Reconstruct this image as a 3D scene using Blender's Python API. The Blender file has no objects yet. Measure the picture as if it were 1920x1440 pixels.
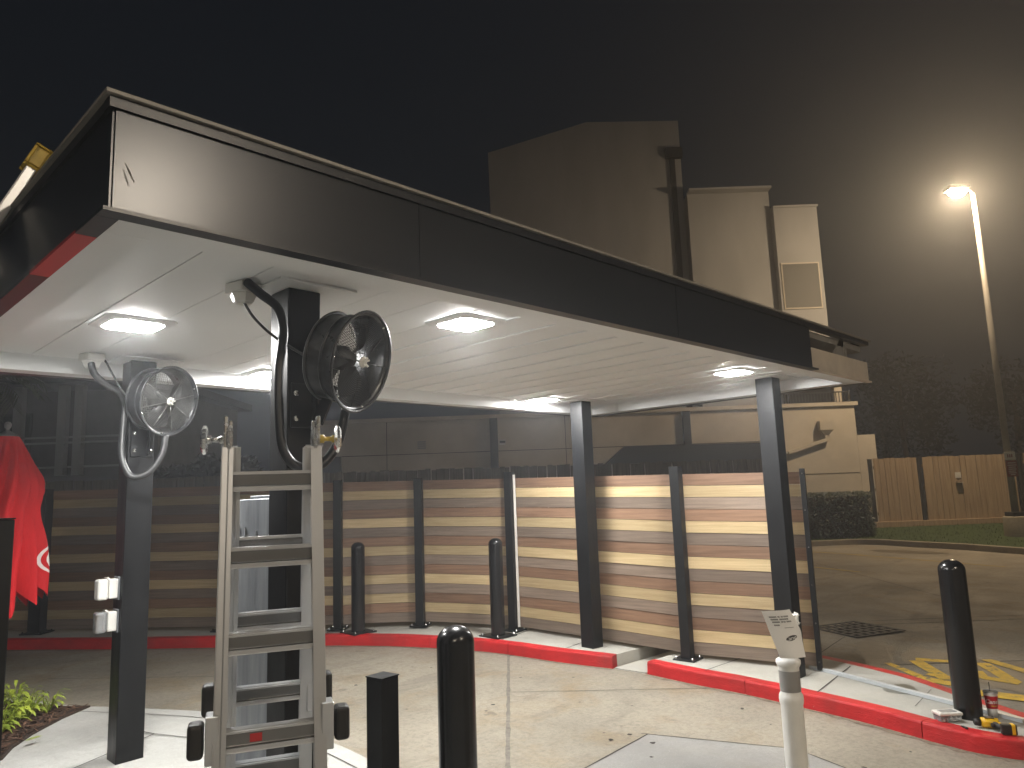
import bpy, bmesh, math, random
from mathutils import Vector, Matrix
random.seed(7)
S = bpy.context.scene
COL = S.collection

# ------------------------------------------------------------------ camera
cam = bpy.data.cameras.new('camera'); cam.sensor_fit = 'HORIZONTAL'; cam.sensor_width = 36.0
cam.lens = 26.055; cam.clip_start = 0.05; cam.clip_end = 900
co = bpy.data.objects.new('camera', cam); COL.objects.link(co)
RM = Matrix(((0.70323159, -0.07881482, -0.70657877), (-0.71005329, -0.12805873, -0.69240544), (-0.03591177, 0.98862995, -0.14601767)))
co.matrix_world = Matrix.Translation((0, 0, 1.65)) @ RM.to_4x4()
S.camera = co

# ------------------------------------------------------------------ night sky, moon, exposure
w = bpy.data.worlds.new('World'); S.world = w; w.use_nodes = True
wn = w.node_tree; wn.nodes.clear()
sky = wn.nodes.new('ShaderNodeTexSky'); sky.sky_type = 'NISHITA'; sky.sun_disc = False
sky.sun_elevation = math.radians(-4); sky.sun_rotation = math.radians(200); sky.air_density = 1.5; sky.dust_density = 2.0
bg1 = wn.nodes.new('ShaderNodeBackground'); bg1.inputs['Strength'].default_value = 0.06
bg2 = wn.nodes.new('ShaderNodeBackground'); bg2.inputs['Color'].default_value = (0.0044, 0.0055, 0.0073, 1); bg2.inputs['Strength'].default_value = 1.0
ads = wn.nodes.new('ShaderNodeAddShader'); wo = wn.nodes.new('ShaderNodeOutputWorld')
wn.links.new(sky.outputs[0], bg1.inputs[0]); wn.links.new(bg1.outputs[0], ads.inputs[0]); wn.links.new(bg2.outputs[0], ads.inputs[1]); wn.links.new(ads.outputs[0], wo.inputs[0])
sun = bpy.data.lights.new('moon', 'SUN'); sun.energy = 0.012; sun.angle = math.radians(0.5); sun.color = (0.85, 0.92, 1.0)
so = bpy.data.objects.new('moon', sun); COL.objects.link(so); so.rotation_euler = (math.radians(50), 0, math.radians(-30))
S.view_settings.view_transform = 'Standard'; S.view_settings.look = 'None'; S.view_settings.gamma = 1.0
S.view_settings.exposure = 0.3; S.view_settings.use_curve_mapping = False
S.cycles.use_denoising = True
S.cycles.max_bounces = 8; S.cycles.diffuse_bounces = 4; S.cycles.glossy_bounces = 4; S.cycles.transmission_bounces = 6
S.cycles.volume_bounces = 0
S.cycles.sample_clamp_indirect = 6.0; S.cycles.caustics_reflective = False; S.cycles.caustics_refractive = False

CANOPY_LIGHT = 300.0
SODIUM = 1350.0
WALLPACK = 430.0

# ------------------------------------------------------------------ materials
MATS = {}
def mat(name, col, rough=0.6, metal=0.0, var=0.0, vscale=6.0, bump=0.0, bscale=60.0, stretch=None, col2=None, coord='pos', spec=0.5, detail=5.0, rvar=0.0, emit=0.0, trans=0.0, coat=0.0):
    if name in MATS: return MATS[name]
    m = bpy.data.materials.new(name); m.use_nodes = True; nt = m.node_tree; b = nt.nodes['Principled BSDF']
    b.inputs['Base Color'].default_value = (*col, 1); b.inputs['Roughness'].default_value = rough; b.inputs['Metallic'].default_value = metal
    b.inputs['Specular IOR Level'].default_value = spec
    if coat: b.inputs['Coat Weight'].default_value = coat; b.inputs['Coat Roughness'].default_value = 0.15
    if trans: b.inputs['Transmission Weight'].default_value = trans
    if emit:
        b.inputs['Emission Color'].default_value = (*col, 1); b.inputs['Emission Strength'].default_value = emit
    if var or bump or rvar or col2:
        if coord == 'pos':
            tc = nt.nodes.new('ShaderNodeNewGeometry'); out = tc.outputs['Position']
        else:
            tc = nt.nodes.new('ShaderNodeTexCoord'); out = tc.outputs['Object']
            oi = nt.nodes.new('ShaderNodeObjectInfo'); va = nt.nodes.new('ShaderNodeVectorMath'); va.operation = 'MULTIPLY_ADD'
            cx = nt.nodes.new('ShaderNodeCombineXYZ'); nt.links.new(oi.outputs['Random'], cx.inputs[0]); nt.links.new(oi.outputs['Random'], cx.inputs[1]); nt.links.new(oi.outputs['Random'], cx.inputs[2])
            va.inputs[1].default_value = (37, 53, 71); nt.links.new(cx.outputs[0], va.inputs[0]); nt.links.new(out, va.inputs[2]); out = va.outputs[0]
        mp = nt.nodes.new('ShaderNodeMapping'); nt.links.new(out, mp.inputs[0])
        if stretch: mp.inputs['Scale'].default_value = stretch
        def noise(sc, det=detail, rg=0.6):
            n = nt.nodes.new('ShaderNodeTexNoise'); n.inputs['Scale'].default_value = sc; n.inputs['Detail'].default_value = det; n.inputs['Roughness'].default_value = rg
            nt.links.new(mp.outputs[0], n.inputs['Vector']); return n
        if var or col2:
            n = noise(vscale); r = nt.nodes.new('ShaderNodeValToRGB')
            r.color_ramp.elements[0].position = 0.3; r.color_ramp.elements[1].position = 0.72
            lo = col2 if col2 else tuple(c * (1 - var) for c in col); hi = col if col2 else tuple(min(1, c * (1 + var)) for c in col)
            r.color_ramp.elements[0].color = (*lo, 1); r.color_ramp.elements[1].color = (*hi, 1)
            nt.links.new(n.outputs['Fac'], r.inputs[0]); nt.links.new(r.outputs[0], b.inputs['Base Color'])
        if rvar:
            n2 = noise(vscale * 1.7); mr = nt.nodes.new('ShaderNodeMapRange'); mr.inputs[1].default_value = 0.3; mr.inputs[2].default_value = 0.7
            mr.inputs[3].default_value = max(0.02, rough - rvar); mr.inputs[4].default_value = min(1, rough + rvar)
            nt.links.new(n2.outputs['Fac'], mr.inputs[0]); nt.links.new(mr.outputs[0], b.inputs['Roughness'])
        if bump:
            n3 = noise(bscale, 6.0, 0.65); bp = nt.nodes.new('ShaderNodeBump'); bp.inputs['Strength'].default_value = bump; bp.inputs['Distance'].default_value = 0.01
            nt.links.new(n3.outputs['Fac'], bp.inputs['Height']); nt.links.new(bp.outputs[0], b.inputs['Normal'])
    MATS[name] = m; return m

def concrete(name, base, dark, stain, grime=0.5, bump=0.35, rough=0.85, sheen_rough=None):
    """layered concrete: broad blotches, fine speckle, brown stains, streaks"""
    m = bpy.data.materials.new(name); m.use_nodes = True; nt = m.node_tree; b = nt.nodes['Principled BSDF']; b.inputs['Roughness'].default_value = rough
    g = nt.nodes.new('ShaderNodeNewGeometry')
    def noise(sc, det, rg, stretch=None, off=(0, 0, 0), dist=0.0):
        mp = nt.nodes.new('ShaderNodeMapping'); mp.inputs['Location'].default_value = off
        if stretch: mp.inputs['Scale'].default_value = stretch; mp.inputs['Rotation'].default_value = (0, 0, 0.9)
        nt.links.new(g.outputs['Position'], mp.inputs[0])
        n = nt.nodes.new('ShaderNodeTexNoise'); n.inputs['Scale'].default_value = sc; n.inputs['Detail'].default_value = det; n.inputs['Roughness'].default_value = rg; n.inputs['Distortion'].default_value = dist
        nt.links.new(mp.outputs[0], n.inputs['Vector']); return n.outputs['Fac']
    def ramp(f, p0, p1):
        r = nt.nodes.new('ShaderNodeMapRange'); r.inputs[1].default_value = p0; r.inputs[2].default_value = p1; nt.links.new(f, r.inputs[0]); return r.outputs[0]
    def mix(f, a, c, k=1.0):
        mx = nt.nodes.new('ShaderNodeMix'); mx.data_type = 'RGBA'
        if k != 1.0:
            mm = nt.nodes.new('ShaderNodeMath'); mm.operation = 'MULTIPLY'; mm.inputs[1].default_value = k; nt.links.new(f, mm.inputs[0]); f = mm.outputs[0]
        nt.links.new(f, mx.inputs[0])
        for v, s in ((a, 6), (c, 7)):
            if isinstance(v, tuple): mx.inputs[s].default_value = (*v, 1)
            else: nt.links.new(v, mx.inputs[s])
        return mx.outputs[2]
    c = mix(ramp(noise(0.55, 6, 0.6), 0.38, 0.68), base, tuple(0.62 * x for x in base))
    c = mix(ramp(noise(1.7, 7, 0.68, None, (4, 9, 0), 0.6), 0.5, 0.72), c, stain, grime)
    c = mix(ramp(noise(1.1, 8, 0.7, (0.35, 1.6, 1), (2, 1, 0), 0.4), 0.55, 0.75), c, dark, grime)
    c = mix(ramp(noise(26, 5, 0.8), 0.45, 0.70), c, dark, 0.55)
    c = mix(ramp(noise(5.5, 3, 0.5, None, (7, 7, 7)), 0.70, 0.74), c, dark, 0.55)
    c = mix(ramp(noise(120, 2, 0.5, None, (1, 2, 3)), 0.62, 0.72), c, tuple(min(1, 1.5 * x) for x in base), 0.35)
    nt.links.new(c, b.inputs['Base Color'])
    rr = nt.nodes.new('ShaderNodeMapRange'); rr.inputs[1].default_value = 0.35; rr.inputs[2].default_value = 0.7
    rr.inputs[3].default_value = rough - 0.25; rr.inputs[4].default_value = min(1.0, rough + 0.1); nt.links.new(noise(1.3, 6, 0.6, None, (3, 3, 0)), rr.inputs[0]); nt.links.new(rr.outputs[0], b.inputs['Roughness'])
    bp = nt.nodes.new('ShaderNodeBump'); bp.inputs['Strength'].default_value = bump; bp.inputs['Distance'].default_value = 0.010
    nt.links.new(noise(70, 7, 0.75), bp.inputs['Height']); nt.links.new(bp.outputs[0], b.inputs['Normal'])
    MATS[name] = m; return m

def wood(name, a, b2, rough=0.6):
    m = mat(name, a, rough, col2=b2, vscale=1.6, stretch=(1.1, 30, 30), coord='obj', bump=0.25, bscale=2.4, detail=9.0)
    nt = m.node_tree; b = nt.nodes['Principled BSDF']; src = b.inputs['Base Color'].links[0].from_socket
    oi = nt.nodes.new('ShaderNodeObjectInfo'); mr = nt.nodes.new('ShaderNodeMapRange'); mr.inputs[3].default_value = 0.80; mr.inputs[4].default_value = 1.18; nt.links.new(oi.outputs['Random'], mr.inputs[0])
    hs = nt.nodes.new('ShaderNodeHueSaturation'); nt.links.new(mr.outputs[0], hs.inputs['Value']); nt.links.new(src, hs.inputs['Color']); nt.links.new(hs.outputs[0], b.inputs['Base Color'])
    return m

M_GROUND = concrete('drive_concrete', (0.355, 0.320, 0.255), (0.120, 0.105, 0.085), (0.265, 0.195, 0.105), 0.75, 0.8)
M_PATCH = concrete('patch_concrete', (0.33, 0.325, 0.31), (0.20, 0.195, 0.185), (0.27, 0.25, 0.21), 0.5)
M_ISLAND = concrete('island_concrete', (0.47, 0.47, 0.445), (0.29, 0.29, 0.265), (0.39, 0.37, 0.32), 0.35, 0.25)
M_WALK = concrete('walk_concrete', (0.52, 0.51, 0.46), (0.36, 0.35, 0.31), (0.46, 0.43, 0.36), 0.35, 0.25)
M_RED = mat('red_kerb_paint', (0.50, 0.013, 0.016), 0.6, var=0.22, vscale=3.0, bump=0.55, bscale=26, stretch=(1, 1, 2.2), rvar=0.12)
def chip_paint(m, chip, lo=0.66, hi=0.69, sc=11, grime=(0.20, 0.030, 0.026)):
    nt = m.node_tree; b = nt.nodes['Principled BSDF']; src = b.inputs['Base Color'].links[0].from_socket; g_ = nt.nodes.new('ShaderNodeNewGeometry')
    n = nt.nodes.new('ShaderNodeTexNoise'); n.inputs['Scale'].default_value = sc; n.inputs['Detail'].default_value = 9; n.inputs['Roughness'].default_value = 0.72; nt.links.new(g_.outputs['Position'], n.inputs['Vector'])
    r = nt.nodes.new('ShaderNodeMapRange'); r.inputs[1].default_value = lo; r.inputs[2].default_value = hi; nt.links.new(n.outputs['Fac'], r.inputs[0])
    n2 = nt.nodes.new('ShaderNodeTexNoise'); n2.inputs['Scale'].default_value = 2.3; n2.inputs['Detail'].default_value = 7; nt.links.new(g_.outputs['Position'], n2.inputs['Vector'])
    r2 = nt.nodes.new('ShaderNodeMapRange'); r2.inputs[1].default_value = 0.5; r2.inputs[2].default_value = 0.75; r2.inputs[4].default_value = 0.55; nt.links.new(n2.outputs['Fac'], r2.inputs[0])
    m1 = nt.nodes.new('ShaderNodeMix'); m1.data_type = 'RGBA'; nt.links.new(r2.outputs[0], m1.inputs[0]); nt.links.new(src, m1.inputs[6]); m1.inputs[7].default_value = (*grime, 1)
    m2 = nt.nodes.new('ShaderNodeMix'); m2.data_type = 'RGBA'; nt.links.new(r.outputs[0], m2.inputs[0]); nt.links.new(m1.outputs[2], m2.inputs[6]); m2.inputs[7].default_value = (*chip, 1); nt.links.new(m2.outputs[2], b.inputs['Base Color'])
chip_paint(M_RED, (0.40, 0.33, 0.28), 0.665, 0.70)
M_BLACK = mat('black_steel', (0.009, 0.0098, 0.011), 0.42, 0.0, var=0.25, vscale=5, bump=0.05, bscale=90, rvar=0.1, spec=0.35)
M_COLUMN = mat('column_steel', (0.0065, 0.007, 0.008), 0.42, 0.0, var=0.3, vscale=4, bump=0.05, bscale=120, rvar=0.12, stretch=(1, 1, 0.4), spec=0.3)
M_GLOSSBLACK = mat('bollard_sleeve', (0.008, 0.008, 0.009), 0.24, rvar=0.03, vscale=3, var=0.02)
chip_paint(M_GLOSSBLACK, (0.10, 0.10, 0.10), 0.735, 0.76, 16, (0.014, 0.014, 0.014))
M_FASCIA = mat('fascia_metal', (0.030, 0.033, 0.038), 0.28, 0.35)
M_FASCIAEDGE = mat('fascia_trim', (0.022, 0.024, 0.028), 0.35, 0.2)
M_REDGLOW_STICKER = mat('red_glow_and_sticker', (0.45, 0.03, 0.03), 0.4)  # red glow painted on the canopy trim; also colours the ladder sticker
M_BEIGEPANEL = mat('primed_panel', (0.52, 0.45, 0.36), 0.7, var=0.15, vscale=5)
M_SOFFIT = mat('soffit_white', (0.80, 0.81, 0.81), 0.45, var=0.03, vscale=1.2)
M_WHITE = mat('white_paint', (0.75, 0.76, 0.76), 0.35, var=0.05, vscale=8)
M_WPLASTIC = mat('white_plastic', (0.68, 0.67, 0.63), 0.35, var=0.06, vscale=12)
M_DELIN = mat('delineator_plastic', (0.80, 0.79, 0.75), 0.38, var=0.06, vscale=9)
M_GREYBAND = mat('grey_reflective_band', (0.27, 0.26, 0.25), 0.3)
M_LENS = mat('lamp_lens', (1.0, 0.985, 0.955), 0.4, emit=CANOPY_LIGHT)
M_SODIUM = mat('sodium_lens', (1.0, 0.745, 0.47), 0.4, emit=SODIUM)
M_PACK = mat('warm_lens', (1.0, 0.86, 0.69), 0.4, emit=WALLPACK)
M_ALU = mat('aluminium', (0.56, 0.57, 0.58), 0.33, 0.6)
M_RUNGWEB = mat('rung_web', (0.24, 0.24, 0.24), 0.28, 0.8)  # darker than the rails: dim reflection of the concave web put into the colour
M_STEEL = mat('steel', (0.66, 0.66, 0.64), 0.25, 1.0, rvar=0.08, vscale=20)
M_GALV = mat('galvanised_sheet', (0.36, 0.38, 0.40), 0.45, 0.55, col2=(0.20, 0.215, 0.235), vscale=2.2, stretch=(7, 7, 0.6), rvar=0.12, bump=0.05, bscale=14)
M_FANGREY = mat('fan_steel', (0.045, 0.047, 0.05), 0.36, 0.3, var=0.4, vscale=14, rvar=0.1)
M_WIRE = mat('guard_wire_lit', (0.24, 0.24, 0.23), 0.35, 0.5)  # pale copy: lamp light on the first fan is put into the wire colour
M_WIRESHADE = mat('guard_wire_shaded', (0.035, 0.036, 0.038), 0.4)  # dark copy: the second fan's shade is put into the wire colour
M_BLADE = mat('fan_blade', (0.020, 0.021, 0.022), 0.35)
M_CONDUIT = mat('conduit_vinyl', (0.024, 0.025, 0.026), 0.45, var=0.12, vscale=9)
M_CABLE = mat('cable_rubber', (0.03, 0.03, 0.03), 0.5)
M_FINIAL = mat('finial_grey', (0.20, 0.20, 0.20), 0.35, 0.3)
M_UMB = mat('umbrella_fabric', (0.58, 0.020, 0.026), 0.9, var=0.15, vscale=5, bump=1.0, bscale=12, spec=0.15, stretch=(1, 1, 0.3))
M_TAN = wood('tan_board', (0.56, 0.44, 0.255), (0.40, 0.295, 0.155), 0.6)
M_GREYB = wood('grey_brown_board', (0.265, 0.205, 0.160), (0.150, 0.110, 0.082), 0.6)
M_REDB = wood('red_brown_board', (0.285, 0.172, 0.108), (0.165, 0.092, 0.055), 0.6)
M_GREYFENCE = mat('weathered_picket', (0.16, 0.135, 0.11), 0.85, col2=(0.075, 0.063, 0.052), vscale=2.0, stretch=(18, 18, 0.9), coord='obj', bump=0.3, bscale=3)
M_BEIGEFENCE = mat('pine_picket', (0.42, 0.32, 0.21), 0.8, col2=(0.26, 0.18, 0.11), vscale=1.6, stretch=(14, 14, 0.8), coord='obj', bump=0.25, bscale=3)
M_STUCCO = mat('beige_stucco', (0.55, 0.50, 0.42), 0.9, var=0.16, vscale=0.7, bump=0.3, bscale=18)
M_STUCCO2 = mat('pale_stucco', (0.335, 0.335, 0.335), 0.9, var=0.10, vscale=1.2, stretch=(1, 1, 0.3), bump=0.25, bscale=14)
M_DARKGLASS = mat('dark_glass', (0.03, 0.032, 0.034), 0.12)
M_SCREEN = mat('window_screen', (0.09, 0.088, 0.08), 0.6)
M_DARKTRIM = mat('dark_bronze', (0.025, 0.024, 0.024), 0.5)
M_HOUSE = mat('dark_siding', (0.10, 0.095, 0.09), 0.8, var=0.2, vscale=2)
M_YELLOW = mat('worn_yellow_paint', (0.85, 0.55, 0.02), 0.5, col2=(0.55, 0.36, 0.04), vscale=14, bump=0.8, bscale=60)
chip_paint(M_YELLOW, (0.17, 0.145, 0.105), 0.56, 0.62, 9, (0.42, 0.29, 0.05))
M_LINE = mat('yellow_line_paint', (0.50, 0.36, 0.07), 0.7, col2=(0.30, 0.24, 0.10), vscale=7)
M_JOINT = mat('joint_sealant', (0.17, 0.155, 0.13), 0.8, var=0.35, vscale=20)
M_CRACK = mat('saw_cut', (0.045, 0.04, 0.035), 0.95)
M_MULCH = mat('mulch', (0.055, 0.032, 0.020), 0.95, col2=(0.018, 0.011, 0.008), vscale=30, bump=1.0, bscale=60)
M_CHIP = mat('mulch_chip', (0.12, 0.065, 0.04), 0.9, var=0.6, vscale=14)
M_LEAF = mat('yellow_green_leaf', (0.40, 0.47, 0.055), 0.45, col2=(0.16, 0.24, 0.025), vscale=9, coord='pos')
M_HEDGE = mat('hedge_leaf', (0.05, 0.066, 0.03), 0.55, col2=(0.02, 0.032, 0.012), vscale=9)
M_TREE = mat('tree_leaf', (0.012, 0.016, 0.008), 0.8, col2=(0.005, 0.007, 0.004), vscale=1.5)
M_PALM = mat('palm_leaf', (0.10, 0.12, 0.07), 0.5, var=0.4, vscale=3)
M_BARK = mat('bark', (0.07, 0.05, 0.035), 0.95, var=0.4, vscale=6, bump=0.6, bscale=20)
M_DIRT = mat('gutter_dirt', (0.105, 0.078, 0.05), 0.95, col2=(0.26, 0.225, 0.17), vscale=22, bump=0.6, bscale=80)
M_GRASS = mat('lawn', (0.050, 0.078, 0.020), 0.9, col2=(0.028, 0.05, 0.012), vscale=3, bump=0.8, bscale=60)
M_KERB2 = concrete('plain_kerb', (0.36, 0.32, 0.25), (0.17, 0.145, 0.11), (0.26, 0.21, 0.14), 0.6)
M_POLE = mat('pole_paint', (0.24, 0.225, 0.20), 0.5, var=0.2, vscale=2)
M_PITSHADE = mat('pit_shade_black', (0.003, 0.003, 0.003), 0.95, spec=0.05)
M_GRATE = mat('grate_iron', (0.045, 0.042, 0.038), 0.6)
M_IRON = mat('cast_iron', (0.010, 0.010, 0.010), 0.8, spec=0.15)
M_WET = mat('wet_patch', (0.17, 0.165, 0.13), 0.28, var=0.1, vscale=8)
M_DAMP = mat('damp_concrete', (0.115, 0.098, 0.072), 0.45, col2=(0.20, 0.17, 0.12), vscale=5, bump=0.5, bscale=60)
M_PAPER = mat('paper', (0.85, 0.845, 0.83), 0.75)
M_INK = mat('ink', (0.05, 0.05, 0.05), 0.7)
M_TOOLY = mat('tool_yellow', (0.70, 0.42, 0.01), 0.4)
M_TOOLK = mat('tool_black', (0.016, 0.015, 0.014), 0.5)
M_CUPW = mat('cup_white', (0.80, 0.80, 0.78), 0.35)
M_CUPR = mat('cup_red', (0.42, 0.012, 0.02), 0.35)
M_CUPY = mat('cup_gold', (0.65, 0.40, 0.06), 0.4)
M_CLEAR = mat('clear_plastic', (0.85, 0.87, 0.88), 0.12, trans=0.75, spec=0.5)
M_CAP = mat('yellow_cap', (0.50, 0.36, 0.05), 0.5, var=0.15, vscale=20)
M_SIGNW = mat('sign_white', (0.62, 0.60, 0.56), 0.5)
M_SIGNR = mat('sign_red', (0.24, 0.05, 0.045), 0.5)

# ------------------------------------------------------------------ mesh helpers
def BM(): return bmesh.new()
def box(bm, x0, x1, y0, y1, z0, z1, bev=0.0, seg=1):
    r = bmesh.ops.create_cube(bm, size=1.0); vs = r['verts']
    for v in vs: v.co = Vector((x0 + (v.co.x + .5) * (x1 - x0), y0 + (v.co.y + .5) * (y1 - y0), z0 + (v.co.z + .5) * (z1 - z0)))
    if bev:
        es = list({e for v in vs for e in v.link_edges})
        bmesh.ops.bevel(bm, geom=es, offset=bev, segments=seg, affect='EDGES', profile=0.5)
    return bm
def obox(bm, c, u, v, w, bev=0.0):
    """oriented box: centre, three half-vectors"""
    c, u, v, w = Vector(c), Vector(u), Vector(v), Vector(w)
    r = bmesh.ops.create_cube(bm, size=2.0); vs = r['verts']
    for q in vs: q.co = c + u * q.co.x + v * q.co.y + w * q.co.z
    if bev:
        es = list({e for v_ in vs for e in v_.link_edges})
        bmesh.ops.bevel(bm, geom=es, offset=bev, segments=2, affect='EDGES', profile=0.5)
    return bm
def bar(bm, p0, p1, wdt, dep, up=(0, 0, 1), bev=0.0):
    p0, p1 = Vector(p0), Vector(p1); d = p1 - p0; n = d.normalized(); s = n.cross(Vector(up))
    if s.length < 1e-4: s = n.cross(Vector((1, 0, 0)))
    s.normalize(); t = s.cross(n)
    return obox(bm, (p0 + p1) / 2, d / 2, s * wdt / 2, t * dep / 2, bev)
def ring_pts(c, n, r, k, ref=None):
    n = Vector(n).normalized(); a = n.cross(ref if ref else (Vector((0, 0, 1)) if abs(n.z) < .9 else Vector((1, 0, 0)))).normalized(); b = n.cross(a)
    return [Vector(c) + a * r * math.cos(2 * math.pi * i / k) + b * r * math.sin(2 * math.pi * i / k) for i in range(k)]
def tube(bm, pts, r, k=10, closed=False, cap=True):
    pts = [Vector(p) for p in pts]; N = len(pts); rings = []; a = None
    rr = r if hasattr(r, '__len__') else [r] * N
    for i, p in enumerate(pts):
        if closed: t = pts[(i + 1) % N] - pts[i - 1]
        else: t = pts[min(i + 1, N - 1)] - pts[max(i - 1, 0)]
        t.normalize()
        if a is None:
            a = t.cross(Vector((0, 0, 1)) if abs(t.z) < .9 else Vector((1, 0, 0))).normalized()
        else:
            a = (a - t * a.dot(t)).normalized()
        b = t.cross(a)
        rings.append([bm.verts.new(p + (a * math.cos(2 * math.pi * j / k) + b * math.sin(2 * math.pi * j / k)) * rr[i]) for j in range(k)])
    M = N if closed else N - 1
    for i in range(M):
        A, B = rings[i], rings[(i + 1) % N]
        for j in range(k):
            f = bm.faces.new((A[j], A[(j + 1) % k], B[(j + 1) % k], B[j])); f.smooth = True
    if cap and not closed:
        bm.faces.new(rings[0][::-1]); bm.faces.new(rings[-1])
    return bm
def lathe(bm, prof, c=(0, 0, 0), k=24, smooth=True):
    c = Vector(c); rings = []
    for r, z in prof:
        if r < 1e-5: rings.append([bm.verts.new(c + Vector((0, 0, z)))])
        else: rings.append([bm.verts.new(c + Vector((r * math.cos(2 * math.pi * j / k), r * math.sin(2 * math.pi * j / k), z))) for j in range(k)])
    for A, B in zip(rings, rings[1:]):
        for j in range(k):
            q = (j + 1) % k
            if len(A) == 1 and len(B) == 1: continue
            if len(A) == 1: f = bm.faces.new((A[0], B[q], B[j]))
            elif len(B) == 1: f = bm.faces.new((A[j], A[q], B[0]))
            else: f = bm.faces.new((A[j], A[q], B[q], B[j]))
            f.smooth = smooth
    return bm
def prism(bm, poly, z0, z1):
    """poly: xy list; z0,z1 numbers or functions of (x,y)"""
    f0 = z0 if callable(z0) else (lambda x, y: z0); f1 = z1 if callable(z1) else (lambda x, y: z1)
    a = [bm.verts.new((x, y, f0(x, y))) for x, y in poly]; b = [bm.verts.new((x, y, f1(x, y))) for x, y in poly]; n = len(poly)
    for i in range(n): bm.faces.new((a[i], a[(i + 1) % n], b[(i + 1) % n], b[i]))
    bm.faces.new(b); bm.faces.new(a[::-1])
    return bm
def crom(P, n=6):
    out = []; P = [Vector(p) for p in P]
    for i in range(len(P) - 1):
        p0, p1, p2, p3 = P[max(i - 1, 0)], P[i], P[i + 1], P[min(i + 2, len(P) - 1)]
        for k in range(n):
            t = k / n; out.append(.5 * ((2 * p1) + (-p0 + p2) * t + (2 * p0 - 5 * p1 + 4 * p2 - p3) * t * t + (-p0 + 3 * p1 - 3 * p2 + p3) * t ** 3))
    out.append(P[-1]); return out
def finish(bm):
    bmesh.ops.recalc_face_normals(bm, faces=bm.faces)
def link(name, bm, m, fixn=True):
    if fixn: finish(bm)
    me = bpy.data.meshes.new(name); bm.to_mesh(me); bm.free()
    if m: me.materials.append(m)
    o = bpy.data.objects.new(name, me); COL.objects.link(o); return o
def tag(o, label=None, cat=None, group=None, kind=None):
    if label: o['label'] = label
    if cat: o['category'] = cat
    if group: o['group'] = group
    if kind: o['kind'] = kind
    return o
def thing(name, label, cat, loc=(0, 0, 0), rotz=0.0, group=None):
    o = bpy.data.objects.new(name, None); COL.objects.link(o); o.empty_display_size = 0.1
    o.location = loc; o.rotation_euler = (0, 0, rotz); tag(o, label, cat, group); return o
def wm(o):
    m = Matrix.Translation(o.location) @ o.rotation_euler.to_matrix().to_4x4()
    return wm(o.parent) @ m if o.parent else m
def part(name, bm, m, parent, world=False, fixn=True):
    """mesh part; world=True: the bmesh is in world coordinates"""
    if world: bm.transform(wm(parent).inverted())
    o = link(name, bm, m, fixn); o.parent = parent; return o
def one(name, bm, m, label, cat, loc=None, group=None):
    """a thing that is one mesh, bmesh in world coordinates, origin moved to loc"""
    if loc is not None: bm.transform(Matrix.Translation(-Vector(loc)))
    o = link(name, bm, m)
    if loc is not None: o.location = loc
    return tag(o, label, cat, group)
def structure(name, bm, m):
    return tag(link(name, bm, m), kind='structure')
def text_bm(txt, size, shear=0.0, thick=0.0):
    cu = bpy.data.curves.new('t', 'FONT'); cu.body = txt; cu.size = size; cu.align_x = 'CENTER'; cu.align_y = 'CENTER'; cu.shear = shear; cu.offset = thick; cu.resolution_u = 3
    ob = bpy.data.objects.new('t', cu); COL.objects.link(ob); dg = bpy.context.evaluated_depsgraph_get()
    me = bpy.data.meshes.new_from_object(ob.evaluated_get(dg)); bm = bmesh.new(); bm.from_mesh(me)
    bpy.data.objects.remove(ob); bpy.data.curves.remove(cu); bpy.data.meshes.remove(me); return bm

# ground height: the lot falls gently towards the drain
def g(x, y): return -.07 - .012 * min(max(x, -5), 8) + .022 * min(max(y, -5), 7)
KH = .115                                   # kerb height
def gk(x, y): return g(x, y) + KH
def gi(x, y): return .13 + .012 * (min(max(y, 0), 6) - 3) * .6      # raised planter island
FX, FY = 0.71420, 0.69990                    # "away" direction used for the far street grid
def far(u, d, z=0.0): return Vector((d * FX + u * FY, d * FY - u * FX, z))
FROT = math.atan2(-FX, FY)

# ------------------------------------------------------------------ setting: ground, islands, kerbs
bm = BM(); xs = [-260, -5, 8, 260]; ys = [-260, -5, 7, 260]
gv = [[bm.verts.new((x, y, g(x, y))) for x in xs] for y in ys]
for j in range(3):
    for i in range(3): bm.faces.new((gv[j][i], gv[j][i + 1], gv[j + 1][i + 1], gv[j + 1][i]))
ground = structure('ground', bm, M_GROUND)

def strip(bm, pts, wd, off=.004):
    P = [Vector((p[0], p[1], 0)) for p in pts]; prev = None
    for i, p in enumerate(P):
        t = (P[min(i + 1, len(P) - 1)] - P[max(i - 1, 0)]).normalized(); n = Vector((-t.y, t.x, 0))
        ww = wd * (0.75 + 0.5 * random.random()) / 2 if len(P) > 4 else wd / 2
        cur = [bm.verts.new((q.x, q.y, g(q.x, q.y) + off)) for q in (p + n * ww, p - n * ww)]
        if prev: bm.faces.new((prev[0], prev[1], cur[1], cur[0]))
        prev = cur
    return bm
def lerp2(a, b, n, jit=0.0):
    return [(a[0] + (b[0] - a[0]) * i / n + random.uniform(-jit, jit), a[1] + (b[1] - a[1]) * i / n + random.uniform(-jit, jit)) for i in range(n + 1)]
part('joint_sealant', strip(BM(), lerp2((5.62, 5.70), (2.9, 2.99), 60, .002), .030), M_JOINT, ground)
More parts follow.
